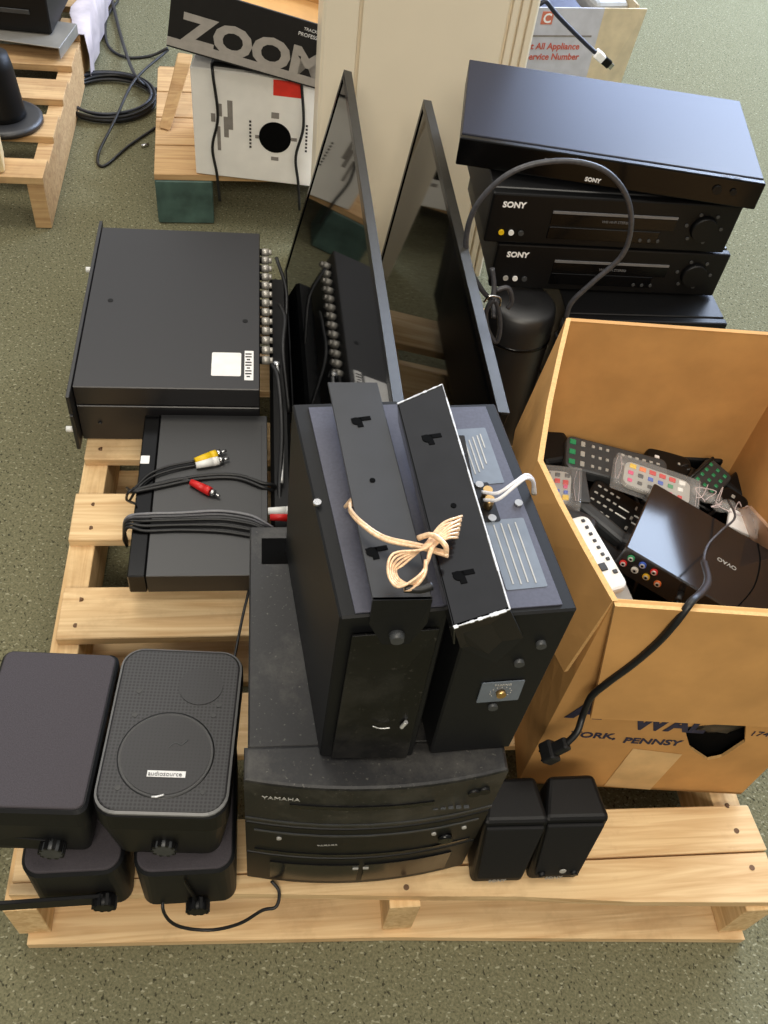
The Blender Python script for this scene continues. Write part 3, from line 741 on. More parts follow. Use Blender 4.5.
# printing and tape on the front wall
def onwall(px, py, off=.0008):
    s, z = inplane(px, py, FL, FR); return A+D*s+Vector((0, 0, z))+n*off
upv = Vector((0, 0, 1))
text('YORK,', .0215, M_ink, onwall(569, 736), D, upv, box, 'printing', .0002, bold=.0006, label='dark blue printed address line')
text('PENNSY', .0215, M_ink, onwall(622, 742), D, upv, box, 'printing', .0002, bold=.0006, label='dark blue printed address line')
text('A', .060, M_ink, onwall(568, 716), D, upv, box, 'printing', .0002, bold=.003, label='large dark blue printed letters')
text('WAL', .052, M_ink, onwall(630, 728), D, upv, box, 'printing', .0002, bold=.002, label='large dark blue printed letters', sx=.85)
text('17405', .018, M_ink, onwall(748, 735), D, upv, box, 'printing', .0002)
b = MB(); q = [onwall(*p, .0006) for p in ((604, 785), (650, 789), (682, 754), (633, 748))]; b.hexa(q, [v+n*.0005 for v in q], M_tape); b.build('tape', box, label='pale torn packing tape patch')
b = MB(); b.sph((.60, .507, .345), .05, M_black, (1.1, .4, .9)); b.box((.585, .50, .35), (.08, .02, .06), M_black, rot=(0, .3, 0), bev=.006)
b.build('power_adapter', label='black power adapter showing through the hand hole of the cardboard box', cat='power adapter')
# what fills the box below the visible layer
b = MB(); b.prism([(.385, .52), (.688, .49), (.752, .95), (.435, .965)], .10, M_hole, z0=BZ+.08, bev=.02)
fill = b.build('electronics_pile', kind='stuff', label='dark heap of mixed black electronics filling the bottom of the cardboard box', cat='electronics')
def blob(px, py, z, d, rz, label, m=M_black, bev=.008, tilt=(0, 0), cordto=None):
    c = at(px, py, z); t = thing('power_adapter', label, 'power adapter', c-Vector((0, 0, d[2]/2)), (tilt[0], tilt[1], rz), group='black power adapters in the cardboard box')
    MB().box((0, 0, d[2]/2), d, m, bev=bev, seg=3).build('case', t)
    b = MB(); b.tube([(d[0]/2, 0, d[2]/2), (d[0]/2+.015, .003, d[2]/2-.003), (d[0]/2+.04, .012, d[2]/2-.02)], .0028, M_cable); b.build('cord', t)
    return t
blob(560, 540, .405, (.075, .10, .05), -.5, 'dark grey rounded power adapter at the left side of the cardboard box', M_dgrey2 if 'M_dgrey2' in globals() else mat('charcoal_plastic', (40, 38, 38), .45, 0, .05, 80), .012, (.1, .1))
blob(550, 455, .37, (.06, .07, .05), .2, 'black power adapter in the back left corner of the cardboard box')
blob(600, 565, .39, (.06, .08, .04), .7, 'black power adapter beside the black jack-covered box in the carton')
blob(690, 455, .335, (.09, .06, .045), -.1, 'black power adapter against the back wall of the cardboard box')
blob(740, 490, .33, (.06, .05, .04), .6, 'black power adapter in the back right corner of the cardboard box')
b = MB()
for k in range(16):
    a0 = at(random.uniform(560, 745), random.uniform(470, 590), random.uniform(.34, .37)); pts = [a0]
    for j in range(5):
        p = pts[-1]+Vector((random.uniform(-.05, .05), random.uniform(-.05, .05), random.uniform(-.012, .014)))
        p.x = min(.71, max(.44, p.x)); p.y = min(.93, max(.56, p.y)); p.z = min(.385, max(.33, p.z)); pts.append(p)
    b.tube(pts, .0028, M_cable, n=6, sub=4)
b.build('cable_tangle', kind='stuff', label='tangle of black cables between the remotes in the cardboard box', cat='cables')

# remotes
REM = 'remote controls in the cardboard box'
def remote(P0, P1, w, th_, label, m, keys, nm='remote_control', side=None, roll=0., bev=.004):
    # P0 -> P1 along length on top face centre
    P0 = Vector(P0); P1 = Vector(P1); L_ = (P1-P0).length
    M = flatM((P0+P1)/2, P1-P0, Vector((0, 0, 1)).cross(P1-P0)) @ Matrix.Rotation(roll, 4, 'X')
    t = thing(nm, label, 'remote control', group=REM, M=M)
    b = MB(); b.prism(rrect(L_, w, min(.012, w*.3)), th_, m, z0=-th_, bev=bev, seg=2); b.build('case', t)
    cols = {}
    for (x, y, kw, kh, km) in keys:
        cols.setdefault(km.name, MB()).box((x*L_, y*w, .0006), (kw, kh, .0026), km, bev=.0007)
    for k_, bb in cols.items(): bb.build('keypad', t)
    return t
def grid(x0, x1, nx, y0, y1, ny, kw, kh, m):
    return [(x0+(x1-x0)*i/max(1, nx-1), y0+(y1-y0)*j/max(1, ny-1), kw, kh, m) for i in range(nx) for j in range(ny)]
k1 = grid(-.44, -.44, 1, -.3, .3, 3, .010, .009, M_green)+grid(-.34, -.34, 1, -.3, .3, 3, .007, .009, M_lgrey)+grid(-.24, -.1, 3, -.3, .3, 3, .005, .005, M_lgrey)+grid(.05, .4, 6, -.28, .28, 3, .006, .004, M_lgrey)
remote(at(566, 450, .405), at(668, 476, .385), .062, .02, 'long dark grey remote with green and white buttons against the back wall of the carton', M_dgrey, k1, roll=.15)
k2 = grid(-.40, -.1, 4, -.3, .3, 4, .006, .003, M_lgrey)+grid(.05, .05, 1, -.1, .1, 2, .018, .002, M_white)+grid(.2, .42, 3, -.3, .3, 3, .004, .007, M_lgrey)
remote(at(588, 492, .39), at(650, 530, .375), .075, .016, 'black remote with white-lettered keys under the bagged remotes', M_black, k2)
remote(at(578, 498, .41), at(638, 548, .40), .022, .03, 'dark grey remote lying on its edge left of the black jack-covered box', M_dgrey, [], bev=.006)
kw_ = grid(-.42, .05, 6, -.18, .22, 2, .0048, .0048, M_dgrey)+[(.2, .0, .012, .010, M_dgrey), (.12, .3, .005, .005, M_dgrey), (.28, -.32, .006, .006, M_dgrey), (.12, -.3, .006, .006, M_dgrey), (.29, .3, .006, .006, M_dgrey)]
remote(at(574, 517, .455), at(616, 590, .455), .040, .02, 'slim white remote with grey round buttons by the left wall of the carton', M_white, kw_, roll=.1)
remote(at(612, 582, .452), at(630, 622, .43), .040, .02, 'grey plain-backed remote below the white one by the front wall of the carton', M_lgrey, [])
k3 = grid(-.3, .3, 4, -.28, .28, 3, .006, .006, M_green)
remote(at(700, 490, .365), at(722, 466, .36), .05, .016, 'short dark remote with green keys in the back right of the carton', M_dgrey, k3, roll=.2)
k4 = [(-.3, 0, .008, .008, M_paper), (.2, 0, .004, .004, M_lgrey)]
remote(at(648, 455, .372), at(692, 468, .36), .045, .018, 'black remote with a single white button near the back wall of the carton', M_black, k4)
remote(at(672, 466, .358), at(706, 484, .352), .045, .016, 'black slightly curved remote behind the bagged remote', M_black, grid(-.3, .3, 3, -.2, .2, 2, .004, .003, M_lgrey))
remote(at(722, 492, .37), at(748, 508, .36), .04, .018, 'small black remote with one pale button in the right corner of the carton', M_black, [(-.1, .1, .006, .006, M_lgrey)])
def bagged(P0, P1, w, label, ks):
    P0 = Vector(P0); P1 = Vector(P1)
    t = remote(P0, P1, w, .008, label, M_lgrey, ks, nm='bagged_remote', bev=.001)
    L_ = (P1-P0).length
    b = MB(); b.prism(rrect(L_+.03, w+.016, .004), .014, M_clear, z0=-.010, bev=.003)
    o = b.build('plastic_sleeve', t, label='clear plastic sleeve')
    b = MB()
    for k in range(5):
        x = L_/2+.012*random.uniform(.3, 1.1)*(1 if k % 2 else -1) - (L_ if k % 2 == 0 else 0)*1.0
        b.tube([(x, -w/2, .004), (x+random.uniform(-.004, .004), 0, .006), (x, w/2, .004)], .0003, M_wrap, n=5)
    b.build('sleeve_crease', t)
    return t
kb1 = [(-.35, .36, .007, .007, M_dgrey), (0, .36, .007, .007, M_dgrey), (.35, .36, .007, .007, M_dgrey),
       (-.35, .12, .007, .007, M_magenta), (0, .15, .008, .008, M_red), (.3, .12, .008, .009, M_red), (-.3, -.05, .007, .007, M_magenta), (.3, -.02, .006, .006, M_magenta),
       (-.3, -.2, .006, .006, M_blue), (0, -.18, .008, .006, M_blue), (.32, -.2, .006, .006, M_blue), (.32, -.38, .009, .009, M_yellow)]
bagged(at(543, 484, .435), at(571, 487, .44), .058, 'grey card remote in clear sleeve against the left wall of the cardboard box', kb1)
b = MB(); c = at(580, 487, .437); b.box(c, (.022, .058, .006), M_dgrey, rot=(0, 0, -.1), bev=.001)
b.build('battery_holder', label='small dark bagged slab right beside the left bagged remote', cat='electronics')
kb2 = []
for i, mm in enumerate((M_yellow, M_orange, M_red, M_red, M_red, M_white)): kb2.append((-.38+.15*i, .32, .010, .008, mm))
for i, mm in enumerate((M_magenta, M_dgrey, M_blue, M_blue, M_green, M_white)): kb2.append((-.40+.15*i, .02, .008, .007, mm))
for i, mm in enumerate((M_magenta, M_dgrey, M_dgrey, M_dgrey, M_magenta, M_red)): kb2.append((-.40+.15*i, -.3, .007, .006, mm))
bagged(at(624, 471, .43), at(690, 494, .42), .048, 'grey card remote with rows of rainbow buttons in a clear sleeve, beside the jack-covered box', kb2)
b = MB()
for k in range(7):
    c = at(700+k*7, 492+k*4+random.uniform(-3, 3), .375); b.sph(c, .011, M_clear2 if 'M_clear2' in globals() else M_clear, (1.3, 1, .6)); b.tube([c+Vector((random.uniform(-.02, .02), random.uniform(-.02, .02), .006)) for _ in range(4)], .0009, M_wrap, n=5)
b.build('plastic_bag', label='crumpled clear plastic bag behind the jack-covered box', cat='bag')
b = MB(); bb = [at(738, 508, .36), at(752, 505, .42), at(775, 530, .47), at(775, 560, .42), at(757, 545, .37)]
bb2 = [p+Vector((-.008, -.006, .004)) for p in bb]; b.hexa(bb, bb2, M_skin, bev=.002); b.build('plastic_bag', label='pinkish crumpled plastic bag at the right wall of the carton', cat='bag')
b = MB(); b.box(at(743, 524, .372), (.05, .035, .006), M_paper, rot=(.1, .2, -.4), bev=.001); b.build('paper_slip', label='white slip of paper behind the jack-covered box', cat='paper')

# the jack-covered box
A0 = at(654, 482, .455); B0 = at(626, 547, .475); C0 = at(735, 612, .452)
M_oavo = mat('brownish_black_lacquer', (34, 31, 31), .12, 0, .03, 200, .6)
ux = (C0-B0); Lx = ux.length; ux.normalize(); vy = (A0-B0); vy = (vy-ux*vy.dot(ux)); Ly = vy.length; vy.normalize(); wn = ux.cross(vy)
if wn.z < 0: wn = -wn
M = flatM(B0, ux, vy)
t = thing('media_box', 'glossy black box with coloured round jacks along its front, on the remotes in the carton', 'electronic box', M=M)
Lx2 = .185; TH = .044
b = MB(); b.bx(0, Lx2+.03, 0, Ly, -TH, 0, M_oavo, bev=.002); b.build('case', t)
b = MB(); b.tube([(Lx2-.028, .001, .0006), (Lx2-.012, Ly*.4, .0006), (Lx2-.012, Ly*.75, .0006), (Lx2-.022, Ly-.002, .0006)], .0009, M_hole, n=6); b.build('seam', t)
text('OVAO', .010, M_lgrey, (Lx2-.040, Ly*.52, .0003), (-1, 0, 0), (0, -1, 0), t)
jk = [(.014, 0, M_green), (.031, 0, M_blue), (.048, 0, M_red), (.014, 1, M_red), (.031, 1, M_white), (.048, 1, M_yellow), (.065, 1, M_orange)]
for x, r, jm in jk:
    z = -.011 if r == 0 else -.025
    if r == 1: x -= .004
    b = MB(); b.cyl((x, 0, z), (x, -.0025, z), .0048, jm, n=18); b.cyl((x, -.0025, z), (x, -.004, z), .0034, M_worn, n=14); b.cyl((x, -.004, z), (x, -.0042, z), .0019, M_hole, n=10)
    b.build('jack', t)
b = MB(); b.cyl((.092, 0, -.02), (.092, -.016, -.02), .0045, M_cable, n=12); b.tube([(.092, -.016, -.02), (.094, -.03, -.025), (.096, -.04, -.04)], .002, M_cable); b.build('plug', t)

# power cord over the rim
t = thing('power_lead', 'flat black power cord draped over the front rim of the cardboard box', 'power cord')
_a, _b, _c = Vector((.367, .5055, RZ)), Vector((.700, .4735, RZ)), at(590, 715, .395)
_n = (_b-_a).cross(_c-_a).normalized()
if _n.y > 0: _n = -_n
def onflap(px, py, off=.008):
    d = ray(px, py); return CP+d*((_a+_n*off-CP).dot(_n)/d.dot(_n))
rim = at(692, 601, RZ+.007)
pts = [at(728, 500, .455), at(735, 517, .475), at(722, 530, .49), at(708, 545, .50), at(704, 562, .515), at(708, 580, .56), at(702, 592, .60), rim, onflap(676, 622), onflap(658, 642), onflap(634, 663), onflap(607, 683), onflap(591, 697), onflap(583, 715, .012), at(577, 732, .40), at(566, 744, .385)]
b = MB(); b.tube(pts[:6], .0016, M_gcable); b.tube(pts[4:], .0046, M_cable, flat=.8); b.build('cord', t)
e = at(566, 744, .385); e2 = at(550, 752, .365); dd = (e2-e).normalized()
R = flatM((0, 0, 0), dd, Vector((0, 0, 1)).cross(dd)).to_3x3()
b = MB(); b.box(e+dd*.008, (.022, .016, .012), M_cable, R=R, bev=.003, seg=2); b.box(e+dd*.026, (.018, .026, .018), M_cable, R=R, bev=.003, seg=2)
for s_ in (-.006, .006): b.box(e+dd*.036+R @ Vector((0, s_, 0)), (.006, .002, .006), M_chrome, R=R)
b.build('plug', t)
t = MB(); t.tube([(.30, .50, DK+.04), (.335, .49, DK+.05), (.36, .48, DK+.02), (.352, .465, DK+.004), (.33, .47, DK+.003)], .0024, M_cable); t.build('cord', label='thin black cord behind the small desk speakers', cat='cord')

# ------------------------------------------------------------------ televisions
def tv(bot_near, top_near, top_far, label, scr=M_screen):
    A_ = Vector(bot_near); B_ = Vector(top_near); C_ = Vector(top_far)
    xa = (C_-B_); L_ = xa.length; xa.normalize(); ya = (B_-A_); ya = ya-xa*ya.dot(xa); Hh = ya.length; ya.normalize()
    M = flatM(B_-ya*Hh, xa, ya)          # x to the far end, y up, z = x cross y
    zz = M.to_3x3() @ Vector((0, 0, 1)); s = 1 if zz.x < 0 else -1    # +z towards -X (screen side)
    t = thing('flat_television', label, 'television', M=M, group='flat televisions standing on edge')
    b = MB(); T = .013; bz = .011
    b.bx(0, L_, 0, Hh, -s*T if s > 0 else 0, 0 if s > 0 else T, M_bezelback, bev=.002)
    b.build('cabinet', t)
    b = MB()
    for (x0, x1, y0, y1) in ((0, L_, Hh-bz, Hh), (0, L_, 0, bz*1.6), (0, bz, bz, Hh-bz), (L_-bz, L_, bz, Hh-bz)):
        b.bx(x0, x1, y0, y1, min(0, s*.003), max(0, s*.003), M_gloss, bev=.0005)
    b.bx(0, L_, Hh, Hh+.0015, min(s*.003, -s*.012), max(s*.003, -s*.012), M_bezel)
    b.build('bezel', t)
    MB().bx(bz, L_-bz, bz*1.6, Hh-bz, min(0, s*.001), max(0, s*.001), scr).build('screen', t)
    b = MB(); b.hexa([(.12, .03, -s*T), (L_-.12, .03, -s*T), (L_-.12, Hh*.55, -s*T), (.12, Hh*.55, -s*T)], [(.15, .05, -s*(T+.020)), (L_-.15, .05, -s*(T+.020)), (L_-.15, Hh*.5, -s*(T+.020)), (.15, Hh*.5, -s*(T+.020))], M_black)
    b.build('rear_housing', t)
    return t
M_bezelback = mat('television_back_plastic', (18, 17, 16), .5, 0, .05, 60, .2)
tv((.062, .815, DK+.004), (.165, .815, .598), (.154, 1.69, .600), 'flat television standing on edge nearer the rack units, screen mirroring the white carton')
tv((.238, .800, DK+.004), (.297, .800, .598), (.292, 1.595, .600), 'flat television standing on edge nearer the video recorders, darker screen')

# plain bar added for the dark tv stand; cables between rack and tv
b = MB(); b.bx(.016, .052, .80, 1.60, DK+.001, DK+.062, M_black, bev=.006)
b.build('stand_filler', label='plain black bar added in place of a television stand, between the rack units and the nearer television', cat='stand filler')
b = MB()
b.tube([(.02, 1.25, .27), (.03, 1.2, .28), (.035, 1.1, .25), (.03, 1.0, .2), (.04, .9, .18)], .004, M_cable)
b.tube([(.035, 1.45, .25), (.045, 1.38, .27), (.04, 1.3, .26), (.05, 1.2, .2)], .004, M_cable)
b.tube([(.03, 1.56, .28), (.05, 1.5, .24), (.045, 1.4, .2)], .0035, M_cable)
b.build('cable_bundle', label='black cables hanging between the rack connectors and the television', cat='cables')
b = MB(); b.tube([(.028, 1.26, .262), (.033, 1.18, .262), (.036, 1.10, .24), (.034, 1.02, .21)], .003, M_worn); b.cyl((.022, 1.26, .262), (.034, 1.26, .262), .007, M_chrome)
b.build('coaxial_lead', label='pale coaxial lead with silver end beside the rack connectors', cat='cable')

# ------------------------------------------------------------------ stack at right rear
def deck(label, x0, x1, y, dpt, z0, h, rz, det, cat='video recorder', nm='video_recorder', m=None):
    t = thing(nm, label, cat, (x0, y, z0), (0, 0, rz), group='decks stacked beside the cabinet' if nm == 'video_recorder' else None)
    w = x1-x0; m = m or M_blackm
    MB().bx(.002, w-.002, .012, dpt, .004, h, m, bev=.0015).build('case', t)
    b = MB(); b.bx(0, w, -.004, .0115, .002, h-.001, M_black, bev=.003, seg=2); b.build('front_panel', t)
    for x in (.03, w-.03):
        for yy in (.03, dpt-.03):
            b = MB(); b.cyl((x, yy, 0), (x, yy, .005), .012, M_black, n=14); b.build('foot', t)
    if det == 'vcr':
        text('SONY', .0135, M_paper, (.018, -.0045, h-.024), (1, 0, 0), (0, 0, 1), t, bold=.0005)
        MB().bx(.10, w-.10, -.006, -.003, h-.030, h-.026, M_lgrey2).bx(.10, w-.10, -.0055, -.003, h-.050, h-.031, M_gloss).build('tape_slot', t)
        MB().bx(.10, w-.12, -.0055, -.003, .014, .036, M_gloss, bev=.001).build('display_window', t)
        b = MB(); b.cyl((w-.052, -.004, h*.52), (w-.052, -.013, h*.52), .022, M_black, r2=.020, n=28); b.build('jog_dial', t)
        for k, jm in enumerate((M_yellow, M_paper, M_dgrey)):
            b = MB(); b.cyl((.025+.016*k, -.003, .022), (.025+.016*k, -.007, .022), .0045, jm if z0 > .5 or k else M_lgrey, n=12); b.build('jack', t)
        b = MB()
        for a in range(6): b.cyl((w-.052+.030*math.cos(a), -.003, h*.52+.026*math.sin(a)), (w-.052+.030*math.cos(a), -.006, h*.52+.026*math.sin(a)), .003, M_dgrey, n=8)
        for x in (w-.15, w-.135, w-.12): b.cyl((x, -.004, .02), (x, -.007, .02), .0028, M_dgrey, n=8)
        b.build('button', t)
        text('VHS HI-FI STEREO', .006, M_lgrey2, (w*.45, -.006, h-.042), (1, 0, 0), (0, 0, 1), t)
    return t
M_lgrey2 = mat('dim_grey_plastic', (110, 110, 112), .4, 0, .03, 80)
tq = deck('thick black receiver at the very bottom of the rear right stack, on the pallet', .503, .795, 1.165, .33, DK+.001, .155, 0, None, 'receiver', 'receiver', M_black)
tq = deck('black receiver directly under the two video recorders, its top edge showing', .501, .782, 1.165, .33, DK+.157, .165, 0, None, 'receiver', 'receiver', M_black)
deck('lower black video recorder of the two with white lettering, on the receiver', .378, .775, 1.240, .29, .4635, .087, -.015, 'vcr')
deck('upper black video recorder, directly under the slim disc player', .352, .757, 1.238, .29, .5515, .090, -.015, 'vcr')
M_dvdtop = mat('lid_with_painted_sheen', (36, 38, 50), .34, 0, .03, 500, .17)  # bluish base colour stands in for the window reflected on the lid
t = thing('dvd_player', 'slim wide disc player with satin lid, blue reflection painted in, on top of the video recorders', 'disc player', (.297, 1.287, .6485), (0, 0, math.radians(-11)))
w = .468
MB().bx(.002, w-.002, .010, .262, .006, .0515, M_dvdtop, bev=.0012).build('case', t)
b = MB(); b.bx(0, w, -.002, .0095, .006, .050, M_gloss, bev=.002, seg=2); b.build('front_panel', t)
for x in (.09, .36):
    for y in (.05, .21):
        b = MB(); b.cyl((x, y, 0), (x, y, .007), .012, M_black, n=14); b.build('foot', t)
text('SONY', .009, M_paper, (.20, -.0025, .012), (1, 0, 0), (0, 0, 1), t, bold=.0004)
b = MB(); b.box((.135, -.003, .035), (.006, .002, .006), M_lgrey2); b.cyl((.40, -.002, .03), (.40, -.005, .03), .007, M_black, n=16); b.cyl((.425, -.002, .03), (.425, -.005, .03), .005, M_black, n=16); b.build('button', t)
text('HDMI 1080p', .006, M_lgrey2, (.40, -.0, .0517), (1, 0, 0), (0, 1, 0), t)
# cable loop in front of the stack
Y0 = 1.15
def Yp(px, py, y=Y0): return aty(px, py, y)
t = thing('power_lead', 'big open loop of black cord in front of the video recorders', 'power cord')
b = MB(); b.tube([Yp(566, 318), Yp(572, 302), Yp(593, 282), Yp(620, 258), Yp(630, 235), Yp(630, 208), Yp(620, 185), Yp(600, 168), Yp(568, 161), Yp(530, 165), Yp(500, 180), Yp(475, 208), Yp(466, 240), Yp(470, 268), Yp(482, 290), Yp(492, 302), Yp(494, 318, 1.13)], .0042, M_gcable); b.build('cord', t)
b = MB(); p = Yp(566, 320); b.cyl(p, p+Vector((.002, 0, -.03)), .007, M_cable, r2=.010); b.box(p+Vector((.002, 0, -.04)), (.024, .016, .024), M_cable, bev=.003); b.build('plug', t)
t = thing('coiled_cord', 'small bundle of grey cord loops hanging left of the video recorders', 'cord')
b = MB(); b.tube([Yp(494, 300, 1.13), Yp(486, 312, 1.13), Yp(488, 330, 1.13), Yp(496, 342, 1.13), Yp(500, 330, 1.13), Yp(499, 312, 1.13)], .004, M_gcable, closed=True)
b.tube([Yp(492, 268, 1.15), Yp(494, 285, 1.14), Yp(493, 300, 1.13)], .004, M_gcable)
b.tube([Yp(496, 290, 1.14), Yp(508, 288, 1.14), Yp(512, 300, 1.14), Yp(508, 308, 1.14)], .004, M_gcable); b.build('cord', t)
b = MB(); b.tube([Yp(484, 302, 1.12), Yp(490, 296, 1.12), Yp(500, 298, 1.12), Yp(500, 306, 1.12)], .0018, M_chrome); b.build('tie', t, label='shiny twist tie')
# round dark drum in front of receivers
t = thing('subwoofer', 'squat rounded black subwoofer beside the receivers, under the video recorders', 'subwoofer', (.437, 1.215, DK+.001))
b = MB(); b.lathe([(.05, 0), (.057, .004), (.060, .03), (.060, .285), (.057, .308), (.050, .316), (.02, .319)], M_blackm, n=40); b.build('case', t)
b = MB(); b.lathe([(.059, .25), (.0615, .252), (.0615, .256), (.059, .258)], M_gloss, n=40); b.build('trim_ring', t)

# ------------------------------------------------------------------ cream cabinet
t = thing('metal_cabinet', 'tall cream painted cabinet standing behind the televisions', 'cabinet', (.33, 1.86, 0))
b = MB(); b.bx(-.212, .212, 0, .15, .03, 1.25, M_cab, bev=.004); b.build('body', t)
b = MB(); b.bx(-.20, .20, .01, .14, 0, .03, M_dgrey); b.build('plinth', t)
b = MB(); b.bx(-.208, -.142, -.012, -.0005, .05, 1.24, M_cab, bev=.004, seg=2); b.build('door_stile', t)
b = MB(); b.bx(-.136, .150, -.012, -.0005, .05, 1.24, M_cab, bev=.004, seg=2); b.build('door', t)
for k in range(3):
    b = MB(); b.bx(.156+k*.018, .170+k*.018, -.012, -.0005, .05, 1.24, M_cab, bev=.003, seg=2); b.build('door_rib', t)
# tall board leaning by it, dark corner line
# ------------------------------------------------------------------ rear pallet with cartons
t = thing('wooden_pallet', 'small worn pallet with a teal painted corner block under the white cable carton', 'pallet', (-.26, 2.085, 0), (0, 0, math.radians(3)))
for k in range(4):
    MB().bx(0, .62, .140*k, .140*k+.134, .122, .138, M_oldwood, bev=.001).build('deck_board', t)
MB().bx(.0, .14, -.002, .10, .002, .121, M_teal, bev=.003).build('corner_block', t, label='teal painted corner block')
MB().bx(.47, .61, .0, .10, .002, .121, M_oldwood, bev=.002).build('corner_block', t)
MB().bx(.0, .12, .50, .60, .002, .121, M_oldwood, bev=.002).build('corner_block', t)
MB().bx(.0, .62, .45, .49, .005, .12, M_oldwood, bev=.001).build('stringer', t)
t = thing('wooden_board', 'thick wooden offcut leaning on the left edge of the small worn pallet', 'board')
MB().hexa([at(159, 128, .141), at(170, 131, .141), at(173, 122, .141), at(162, 119, .141)], [at(176, 62, .26), at(191, 64, .26), at(193, 54, .27), at(178, 52, .27)], M_oldwood, bev=.002).build('board', t)

cx, cy, hw = -.012, 2.055, .148
t = thing('cable_carton', 'white coaxial cable carton with round hole and red sticker, on the small worn pallet', 'carton', (cx, 2.075, .139), (0, 0, math.radians(-7)))
Hc = .262; dC = .26
b = MB(); b.bx(-hw, hw, 0, dC, 0, Hc, M_carton, bev=.003); b.build('box', t)
b = MB(); b.lathe([(.038, 0), (.038, .0012), (.036, .0012)], M_hole, n=32); b.build('reel_hole', t, flatM((.045, -.0005, .118), (1, 0, 0), (0, 0, 1)))
b = MB(); b.bx(.04, .105, -.0012, -.0002, Hc-.042, Hc-.006, M_rlabel); b.build('sticker', t, label='red sticker')
b = MB()
for x, z, w_, h_ in ((-.07, .13, .011, .05), (-.083, .17, .008, .03), (-.06, .16, .012, .07), (-.1, .15, .01, .02), (-.088, .10, .008, .06), (.045, .172, .018, .014), (.045, .064, .018, .009), (.005, .115, .014, .008), (.09, .118, .014, .008)):
    b.bx(x-w_/2, x+w_/2, -.0010, -.0001, z-h_/2, z+h_/2, M_cprint)
b.build('printing', t)
b = MB()
for k in range(8):
    b.bx(-.016, -.011, -.0010, -.0001, .085+k*.009, .090+k*.009, M_dprint); b.bx(.117, .122, -.0010, -.0001, .09+k*.009, .095+k*.009, M_dprint)
b.build('printing', t)
for k, (xa, xb_) in enumerate(((-.10, -.085), (.10, .092))):
    b = MB(); b.tube([(xa+.01, .10, Hc+.006), (xa, .03, Hc+.006), (xa+.004, -.006, Hc-.004), (xa+.012, -.006, Hc*.6), (xa-.004, -.005, Hc*.3), (xa+.004, -.006, .01), (xa+.01, -.012, -.06)], .0035, M_cable)
    b.build('cord', label='thin black cord hanging down the %s of the white cable carton' % ('left part' if k == 0 else 'right part'), cat='cord')
    bpy.context.view_layer.update()
    COL.objects[-1].matrix_world = t.matrix_world
# black printed box
M = Matrix.Translation((-.022, 2.045, .428)) @ Matrix.Rotation(math.radians(-6), 4, 'Z') @ Matrix.Rotation(math.radians(10), 4, 'Y')
t = thing('product_box', 'open black printed box with big silver lettering, on top of the white carton', 'box', M=M)
bw, bh, bd = .185, .132, .22
for nm, x0, x1, y0, y1, m_ in (('front', -bw, bw, 0, .005, M_boxblack), ('back', -bw, bw, bd-.005, bd, M_card), ('left', -bw, -bw+.005, .005, bd-.005, M_boxblack), ('right', bw-.005, bw, .005, bd-.005, M_boxblack)):
    MB().bx(x0, x1, y0, y1, 0, bh, m_, bev=.0008).build('side_wall', t)
MB().bx(-bw, bw, 0, bd, -.004, -.0002, M_boxblack).build('bottom_panel', t)
MB().bx(-bw+.001, bw-.001, .006, bd-.006, bh-.05, bh-.045, M_card).build('inner_flap', t)
MB().bx(-bw, bw, -.0012, -.0002, 0, .018, M_silver).build('printing', t, label='silver band')
text('ZOOM', .085, M_silver, (-bw+.03, -.0008, .016), (1, 0, 0), (0, 0, 1), t, 'printing', .0002, bold=.004, sx=1.2, label='big silver letters')
text('PROFESSIONAL', .011, M_paper, (.085, -.0006, .100), (1, 0, 0), (0, 0, 1), t, 'printing', .0002)
text('TRACKING', .009, M_paper, (.095, -.0006, .113), (1, 0, 0), (0, 0, 1), t, 'printing', .0002)
b = MB(); b.hexa([at(212, 75, .40), at(322, 105, .40), at(320, 90, .40), at(205, 62, .40)], [at(212, 72, .425), at(322, 101, .425), at(320, 88, .43), at(205, 60, .43)], M_black); b.bm.free()
b = MB(); b.bx(-.10, .0, .01, .20, Hc+.001, Hc+.012, M_black, bev=.004)
o = b.build('laptop_sleeve', label='flat black case between the white carton and the black printed box', cat='case'); 
o.matrix_world = Matrix.Translation((cx, 2.075, .139)) @ Matrix.Rotation(math.radians(-7), 4, 'Z')

# ------------------------------------------------------------------ coil of cable on the floor
c0 = at(115, 103, 0)
t = thing('cable_coil', 'coil of dark cable lying on the carpet left of the white carton', 'cable', (c0.x-.015, c0.y, 0))
for k in range(7):
    r = .128+random.uniform(-.012, .012); ox, oy = random.uniform(-.008, .008), random.uniform(-.008, .008)
    b = MB(); b.tube([(ox+r*math.cos(a*math.pi/6), oy+r*math.sin(a*math.pi/6), .006+.0035*k+random.uniform(-.001, .001)) for a in range(12)], .0042, M_cable if k % 3 else mat('dark_blue_cable', (42, 46, 56), .4, 0, .1, 100), closed=True); b.build('turn', t)
def floorcord(pts, label, r=.0045):
    b = MB(); b.tube([at(x, y, z) for x, y, z in pts], r, M_cable); b.build('cord', label=label, cat='cord')
floorcord([(118, 0, .006), (106, 20, .006), (108, 45, .006), (125, 57, .006), (150, 56, .006), (168, 48, .03)], 'black cord curving up to the black printed box')
floorcord([(112, 0, .01), (122, 40, .01), (135, 75, .045), (150, 88, .012), (166, 88, .006)], 'black cord crossing over the coil on the carpet', .005)
floorcord([(168, 50, .02), (135, 80, .045), (115, 120, .04), (98, 155, .006), (104, 166, .005), (130, 145, .006), (160, 125, .006)], 'black cord laid in a hairpin across the coil', .004)
b = MB(); p = at(141, 146, .006); b.cyl(p, p+Vector((.02, .01, 0)), .004, M_chrome); b.build('connector', label='tiny silver connector on the carpet beside the coil', cat='connector')

